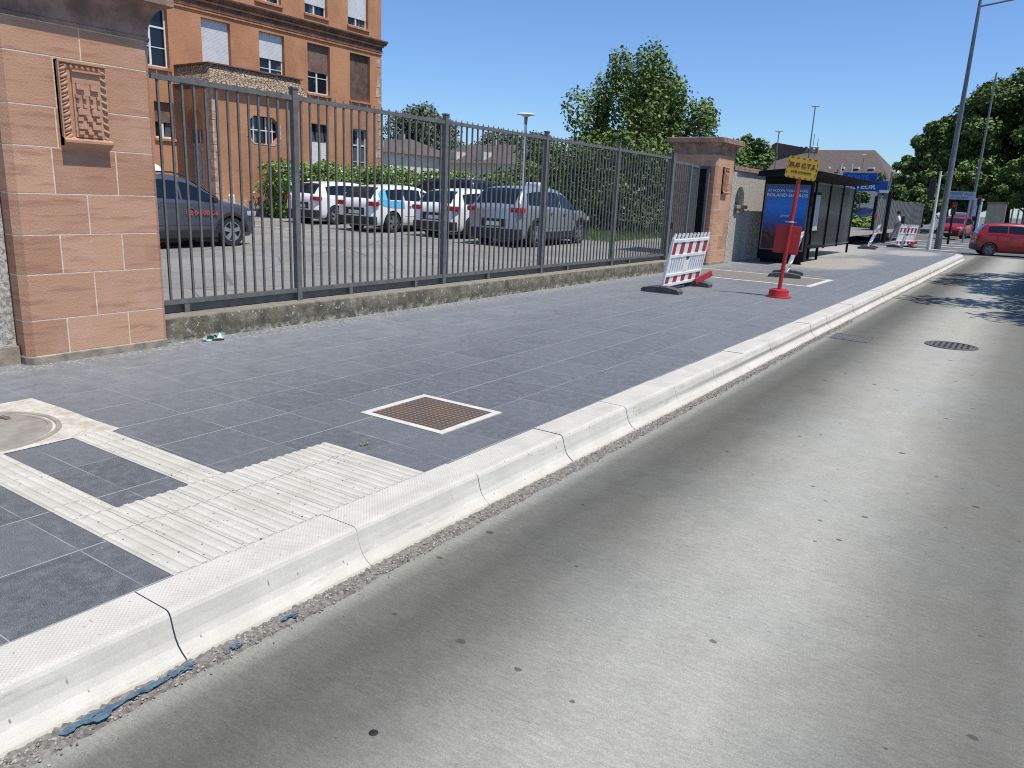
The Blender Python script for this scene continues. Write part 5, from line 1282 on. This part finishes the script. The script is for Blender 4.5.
def lamps():
    def street(label, loc, h, r0, arm, name='street_lamp', grp=None):
        t = thing(name, label, 'street lamp', loc, 0, grp); x, y, z = loc
        b = MB(); b.tube((x, y, z), (x, y, z+h*.22), r0, r0*.86, 16); b.tube((x, y, z+h*.22), (x, y, z+h), r0*.86, r0*.42, 16); b.build('pole', 'pole_grey', t, smooth=50)
        if arm:
            a = Vector((x, y, z+h-.35)); e = a+Vector(arm); b = MB(); b.tube(a, e, .04, .03, 8); b.tube(a+Vector((0, 0, .33)), e+Vector((-.1, 0, .02)), .008, n=5); b.build('arm', 'pole_grey', t)
            b = MB(); d = Vector(arm).normalized(); ang = math.atan2(d.y, d.x); m_ = Matrix.Translation(e) @ Matrix.Rotation(ang, 4, 'Z'); b.box(-.15, .6, -.14, .14, -.06, .04, m=m_, b=.03); b.build('lamp_head', 'plastic_black', t)
        elif h < 12:
            b = MB(); b.lathe([(0, .1), (.2, .09), (.42, .04), (.40, .0), (.1, -.06), (.05, -.3)], (x, y, z+h), 20); b.build('lamp_head', 'pole_white', t, smooth=50)
        return t
    street('tallest grey street lamp with arm standing at the corner of the crossing', (-4.05, 42.0, -.05), 11.0, .155, (5.0, -.3, .62))
    street('second grey street lamp rising in front of the dark trees', (-4.9, 70.5, -.2), 12.2, .13, None)
    # slim white lamp post in the car park
    x, y = -17.3, 26.0; t = thing('lamp_post', 'slim white lamp post with disc head standing in the car park', 'lamp post', (x, y, .3))
    b = MB(); b.tube((x, y, .3), (x, y, 4.3), .06, .05, 12); b.build('pole', 'pole_white', t, smooth=50)
    b = MB(); b.tube((x, y, 4.3), (x, y, 4.62), .055, .075, 12); b.build('collar', 'pole_grey', t, smooth=50)
    b = MB(); b.lathe([(0, .10), (.25, .095), (.36, .06), (.37, .04), (.2, .02), (.07, -.05)], (x, y, 4.62), 24); b.build('lamp_head', 'pole_white', t, smooth=50)
    g = 'distant lamp posts behind the bus shelter'
    for lb, x, y, h, r_ in (('tallest distant lamp post above the bus shelter roof', -20.4, 81.4, 11.4, .11), ('distant lamp post just right of the small round tree', -22.9, 79.0, 8.9, .10), ('short distant lamp post right behind the tallest one', -23.8, 97.4, 8.7, .09), ('small distant lamp over the brown roof, nearest the crossing', -22.2, 118, 9.2, .08)):
        street(lb, (x, y, -.2), h, r_, None, grp=g)
    # thin white post and black board beside main lamp
    x, y = -4.32, 41.0; t = thing('signal_post', 'white signal post with black back board beside the tallest lamp', 'signal post', (x, y, -.05))
    b = MB(); b.tube((x, y, -.05), (x, y, 1.3), .10, .085, 12); b.tube((x, y, 1.3), (x-.02, y, 3.5), .06, .05, 12); b.build('pole', 'pole_white', t, smooth=50)
    b = MB(); b.box(x-.42, x-.14, y+.1, y+.16, 2.2, 3.15, b=.03); b.build('back_board', 'plastic_black', t)
    b = MB(); b.box(x-.40, x-.2, y+.02, y+.1, 1.6, 1.9, b=.03); b.build('signal_box', 'plastic_black', t)
    # pedestrian lights
    for lb, x, y, h in (('short black pedestrian light showing red beside the dark red car', -4.72, 54.3, 2.3), ('black traffic light showing red on the post behind the red hatchback', -4.55, 71.2, 3.1)):
        t = thing('traffic_light', lb, 'traffic light', (x, y, -.2), 0); b = MB(); b.tube((x, y, -.2), (x, y, h-.2), .07, .06, 10); b.build('pole', 'fence_dark', t)
        b = MB(); b.box(x-.13, x+.13, y-.12, y+.12, h-.75, h, b=.03); hs = b.build('signal_head', 'plastic_black', t)
        b = MB(); b.tube((x, y-.121, h-.2), (x, y-.16, h-.2), .085, n=14); b.build('red_lens', 'tl_red', hs)
    # street name board
    x0, x1, y = -5.75, -4.15, 58.8; t = thing('direction_sign', 'pale direction sign board beside the tallest lamp post', 'sign', (-5, y, -.2))
    b = MB(); b.box(x0-.1, x1+.1, y, y+.04, 2.55, 3.05, b=.01); s = b.build('board', 'sign_pale', t); b = MB(); b.tube((-4.3, y+.08, -.2), (-4.3, y+.08, 3.0), .04, n=8); b.build('pole', 'pole_grey', t)
    base = Vector(t.location); text('lettering', '\u2191 CENTRE VILLE', .26, 'flag_blue', s, tuple(Vector((-4.95, y-.012, 2.9))-base), (H90, 0, 0), .8); text('lettering', 'PARC DES EXPOS', .16, 'flag_blue', s, tuple(Vector((-4.95, y-.012, 2.66))-base), (H90, 0, 0), .9)
    # blue signs: clearance portal of the yard behind the shelter
    t = thing('height_portal', 'pair of blue boards with white lettering behind the bus shelter', 'sign', (-12.5, 67, 0))
    b = MB(); b.box(-14.4, -11.8, 69.0, 69.3, 3.72, 4.55); s1 = b.build('upper_board', 'board_blue', t)
    b = MB(); b.box(-13.9, -10.6, 67.0, 67.3, 3.08, 3.85); s2 = b.build('lower_board', 'board_blue', t)
    b = MB(); b.box(-11.35, -11.2, 68.4, 68.6, 0, 4.3); b.build('post', 'pole_grey', t); b = MB(); b.box(-10.75, -10.62, 67.1, 67.25, -.2, 3.08); b.build('post', 'pole_grey', t)
    b = MB(); b.box(-12.5, -12.4, 67.1, 67.25, -.2, 3.08); b.build('post', 'pole_grey', t)
    base = Vector(t.location); text('lettering', 'PORTE', .5, 'faded_text', s1, tuple(Vector((-13.2, 68.98, 4.15))-base), (H90, 0, 0), 1.1); text('lettering', 'HAUTEUR', .5, 'white_text', s2, tuple(Vector((-12.8, 66.98, 3.4))-base), (H90, 0, 0), 1.2, bold=.02)
    # small white sign on thin pole by the shelter end
    x, y = -6.45, 38.9; t = thing('stop_sign_post', 'thin post with small white plate just beyond the shelter glass', 'sign post', (x, y, 0)); b = MB(); b.tube((x, y, 0), (x, y, 2.5), .025, n=8); b.build('pole', 'pole_grey', t); b = MB(); b.box(x-.02, x+.38, y-.02, y+.0, 2.42, 2.54); b.build('plate', 'plate', t); b = MB(); b.box(x-.05, x+.05, y-.03, y-.01, 1.3, 1.5); b.build('notice', 'red_text', t)
    # dark slim post right of edge-on barrier
    x, y = -7.3, 47.5; t = thing('bollard_post', 'dark slim post behind the edge on barrier past the shelter', 'post', (x, y, -.1)); b = MB(); b.tube((x, y, -.1), (x, y, 2.6), .11, n=10); b.build('pole', 'fence_dark', t)
    b = MB(); b.lathe([(0, .12), (.1, .08), (.12, 0)], (x, y, 2.6), 10); b.build('cap', 'fence_dark', t)
    x, y = -8.2, 52.0; t = thing('lamp_post', 'thin grey post in front of the grey hoarding', 'post', (x, y, -.1)); b = MB(); b.tube((x, y, -.1), (x+.12, y, 3.9), .05, n=8); b.build('pole', 'pole_grey', t); b = MB(); b.box(x, x+.25, y-.1, y+.1, 3.9, 4.0, b=.02); b.build('lamp_head', 'pole_white', t)
lamps()

def far_things():
    # hoarding
    t = thing('site_hoarding', 'grey corrugated hoarding along the side street behind the walking person', 'hoarding', (-9, 64, -.2))
    X = -8.95
    for i in range(9):
        y0 = 53.4+i*2.55
        b = MB(); n = 8
        for k in range(n):
            ya = y0+k*2.5/n; b.box(X-.03, X+(.03 if k % 2 else .0), ya, ya+2.5/n-.004, -.15, 2.35)
        b.build('panel', 'hoard_grey', t)
    b = MB(); b.box(X-.08, X+.1, 53.2, 53.38, -.2, 2.5); b.build('post', 'fence_dark', t)
    # white gate posts and beige stone post, small white cabinet
    t = thing('stone_post', 'pale grey concrete gate post with dark markings beyond the crossing', 'gate post', (-4.9, 73.5, -.2)); b = MB(); b.box(-5.3, -4.45, 73.2, 73.9, -.2, 2.75, b=.02); b.box(-5.36, -4.39, 73.14, 73.96, 2.752, 2.88, b=.02); b.build('shaft', 'pole_white', t)
    b = MB(); b.box(-4.98, -4.75, 73.15, 73.19, 1.1, 1.5); b.box(-4.95, -4.8, 73.15, 73.19, .2, .6); b.build('notice', 'black_text', t)
    t = thing('stone_wall', 'beige stone wall block right of the pale gate post', 'wall', (-3.7, 78, -.2)); b = MB(); b.box(-4.3, -2.9, 77.6, 78.2, -.2, 2.6); b.build('masonry', 'stone_beige', t); b = MB(); b.box(-4.36, -2.84, 77.5, 78.3, 2.602, 2.74); b.build('coping', 'stone_dark', t)
    for i, (x, lb) in enumerate(((-2.5, 'thin grey railing post nearest the beige stone wall'), (-2.05, 'thin grey railing post second from the beige stone wall'), (-1.6, 'thin grey railing post farthest from the beige stone wall'))):
        b = MB(); b.box(x-.06, x+.06, 79.9, 80.0, -.2, 2.2, b=.01); o = b.build('railing_post', 'pole_grey'); tag(o, lb, 'post', 'railing posts beyond the red hatchback')
    t = thing('utility_cabinet', 'white utility cabinet behind the dark red car', 'cabinet', (-6.0, 74.5, -.2)); b = MB(); b.box(-6.5, -5.5, 75.3, 75.8, -.2, 1.75, b=.03); b.build('housing', 'pole_white', t); b = MB(); b.box(-6.4, -5.6, 75.27, 75.297, .1, 1.6); b.build('door', 'sign_pale', t)
    # brown roofed building behind the shelter
    t = thing('brown_roof_building', 'long building with brown hipped roof behind the bus shelter', 'building', (-28, 134, 0))
    b = MB(); b.box(-44, -20.5, 131, 150, -.3, 6.0); b.build('wall', 'wall_cream', t)
    b = MB(); b.add([(-45, 130.4, 6.0), (-20.3, 130.4, 6.0), (-20.3, 150.6, 6.0), (-45, 150.6, 6.0), (-41, 140, 11.1), (-24.8, 140, 11.1)], [(0, 1, 5, 4), (1, 2, 5), (2, 3, 4, 5), (3, 0, 4), (0, 3, 2, 1)]); rf = b.build('roof', 'roof_brown', t)
    for i in range(5):
        x = -33+i*2.2; b = MB(); b.box(x, x+.8, 133.2, 134.2, 7.8, 8.1, b=.03); b.build('skylight', 'plate', rf)
    for x in (-28.2, -26.6): b = MB(); b.box(x-.2, x+.2, 132.4, 132.8, 6.6, 8.6); b.build('chimney', 'wall_cream', rf)
    t = thing('gabled_building', 'gabled brown roofed building behind the small round tree', 'building', (-34, 126, 0))
    b = MB(); b.box(-42, -29.6, 122, 134, -.3, 6.6); b.build('wall', 'wall_cream', t)
    b = MB(); b.add([(-42.6, 121.5, 6.5), (-29.2, 121.5, 6.5), (-29.2, 134.5, 6.5), (-42.6, 134.5, 6.5), (-36.2, 124, 11.1), (-31.0, 128, 10.3)], [(0, 1, 5, 4), (1, 2, 5), (2, 3, 4, 5), (3, 0, 4), (0, 3, 2, 1)]); rf = b.build('roof', 'roof_brown', t)
    for i in range(4): b = MB(); b.box(-33.4+i*.8, -33.0+i*.8, 127, 127.4, 9.8, 10.7); b.build('chimney', 'stone_dark', rf)
    for k, (x, y, z) in enumerate(((-31.5, 127.4, 12.6), (-31.1, 128.4, 12.0))): b = MB(); b.tube((x, y, 9.6), (x, y, z), .05, n=5); b.build('aerial', 'pole_grey', rf)
    # white houses behind the car park
    g = 'white houses with brown roofs behind the car park'
    for x, y, L, hh, rg, lb in ((-43.4, 47.5, 4.4, 5.3, .25, 'white house with brown roof just right of the orange building'), (-38.9, 54, 7.5, 4.9, .7, 'long white house with brown roof behind the black van')):
        t = thing('white_house', lb, 'house', (x, y, 0), 0, g); b = MB(); b.box(x-L/2, x+L/2, y-4, y+4, -.3, hh-.9); b.build('wall', 'wall_cream', t)
        b = MB(); b.add([(x-L/2-.4, y-4.5, hh-1), (x+L/2+.4, y-4.5, hh-1), (x+L/2+.4, y+4.5, hh-1), (x-L/2-.4, y+4.5, hh-1), (x-L/2+.6, y, hh+rg), (x+L/2-1.2, y, hh+rg)], [(0, 1, 5, 4), (1, 2, 5), (2, 3, 4, 5), (3, 0, 4), (0, 3, 2, 1)]); rf = b.build('roof', 'roof_brown', t)
        for k in range(int(L/2.2)): xx = x-L/2+1+k*2.1; b = MB(); b.box(xx, xx+.9, y-4.03, y-4.0, 1.6, 2.7); b.build('window', 'glass', t); 
        for k in range(int(L/3)): xx = x-L/2+2+k*2.8; b = MB(); b.box(xx, xx+.7, y-3.9, y-2.6, hh-.75, hh-.1); b.build('dormer', 'wall_cream', rf)
        b = MB(); b.box(x-.2, x+.2, y-.2, y+.2, hh+rg-.2, hh+rg+.4); b.build('chimney', 'stone_beige', rf)
    # notice board inside gate
    t = thing('notice_board', 'small blue and yellow board seen between the gate bars', 'board', (-12.3, 28.6, .2)); b = MB(); b.box(-12.42, -12.2, 28.6, 28.62, 1.55, 2.0); b.build('blue_field', 'flag_blue', t); b = MB(); b.box(-12.42, -12.2, 28.6, 28.62, 1.25, 1.548); b.build('yellow_field', 'flag_yellow', t); b = MB(); b.box(-12.33, -12.29, 28.63, 28.66, .2, 2.0); b.build('post', 'pole_grey', t)
    # short white bollard at the end of the taxi
    x, y = -20.4, 14.8; t = thing('bollard', 'short white bollard standing past the taxi bonnet', 'bollard', (x, y, lotz(x, y))); b = MB(); b.tube((x, y, lotz(x, y)), (x, y, 1.25), .10, n=14); b.lathe([(0, .06), (.06, .045), (.1, 0)], (x, y, 1.25), 14); b.build('shaft', 'pole_white', t, smooth=40)
far_things()

def person():
    x, y, z = -6.95, 49.6, -.12
    t = thing('person', 'person in white shirt with dark backpack walking beyond the farthest barrier', 'person', (x, y, z), R(180))
    # skin skeleton facing +X local, walking
    J = {'pel': (0, 0, .95), 'sp': (.02, 0, 1.15), 'ch': (.05, 0, 1.35), 'nk': (.06, 0, 1.50), 'hd': (.09, 0, 1.62), 'ht': (.08, 0, 1.74),
         'ls': (.05, .18, 1.42), 'le': (-.08, .22, 1.16), 'lw': (.06, .21, .95), 'lh': (.1, .2, .87), 'rs': (.05, -.18, 1.42), 're': (.12, -.22, 1.16), 'rw': (.30, -.18, 1.06), 'rh': (.37, -.17, 1.03),
         'lh0': (0, .09, .92), 'lk': (.20, .10, .52), 'la': (.30, .10, .09), 'lt': (.46, .10, .04), 'rh0': (0, -.09, .92), 'rk': (.02, -.1, .50), 'ra': (-.32, -.1, .16), 'rt': (-.22, -.1, .04)}
    rad = {'pel': .15, 'sp': .13, 'ch': .155, 'nk': .06, 'hd': .095, 'ht': .075, 'ls': .07, 'le': .048, 'lw': .032, 'lh': .038, 'rs': .07, 're': .048, 'rw': .032, 'rh': .038, 'lh0': .10, 'lk': .065, 'la': .045, 'lt': .035, 'rh0': .10, 'rk': .065, 'ra': .045, 'rt': .035}
    E_ = [('pel', 'sp'), ('sp', 'ch'), ('ch', 'nk'), ('nk', 'hd'), ('hd', 'ht'), ('ch', 'ls'), ('ls', 'le'), ('le', 'lw'), ('lw', 'lh'), ('ch', 'rs'), ('rs', 're'), ('re', 'rw'), ('rw', 'rh'), ('pel', 'lh0'), ('lh0', 'lk'), ('lk', 'la'), ('la', 'lt'), ('pel', 'rh0'), ('rh0', 'rk'), ('rk', 'ra'), ('ra', 'rt')]
    def skin(names, name, mat, grow=0., sub=2):
        nm = [n for n in J if n in names]; me = bpy.data.meshes.new(name); me.from_pydata([J[n] for n in nm], [(nm.index(a), nm.index(b)) for a, b in E_ if a in nm and b in nm], [])
        o = bpy.data.objects.new(name, me); col.objects.link(o); md = o.modifiers.new('skin', 'SKIN')
        if not me.skin_vertices: 
            bm = bmesh.new(); bm.from_mesh(me); bm.verts.layers.skin.verify(); bm.to_mesh(me); bm.free()
        for i, n in enumerate(nm): r_ = rad[n]+grow; me.skin_vertices[0].data[i].radius = (r_, r_); me.skin_vertices[0].data[i].use_root = (i == 0)
        ss = o.modifiers.new('sub', 'SUBSURF'); ss.levels = sub; ss.render_levels = sub
        me.materials.append(M[mat]); o.parent = t; return o
    skin(set(J), 'body', 'skin'); skin({'pel', 'sp', 'ch', 'ls', 'le', 'rs', 're'}, 'shirt', 'shirt', .018)
    skin({'pel', 'lh0', 'lk', 'la', 'rh0', 'rk', 'ra'}, 'trousers', 'trouser', .016)
    b = MB(); b.lathe([(0, .115), (.07, .10), (.105, .04), (.108, -.03), (.09, -.07)], (.07, 0, 1.69), 16); b.build('hair', 'hair', t, world=False, smooth=True)
    b = MB(); b.box(-.30, -.12, -.15, .15, 1.08, 1.50, b=.05); o = b.build('backpack', 'plastic_black', None, world=False, smooth=True); o.location = (x, y, z); o.rotation_euler = (0, 0, R(180)); tag(o, 'dark backpack worn by the walking person', 'backpack')
person()
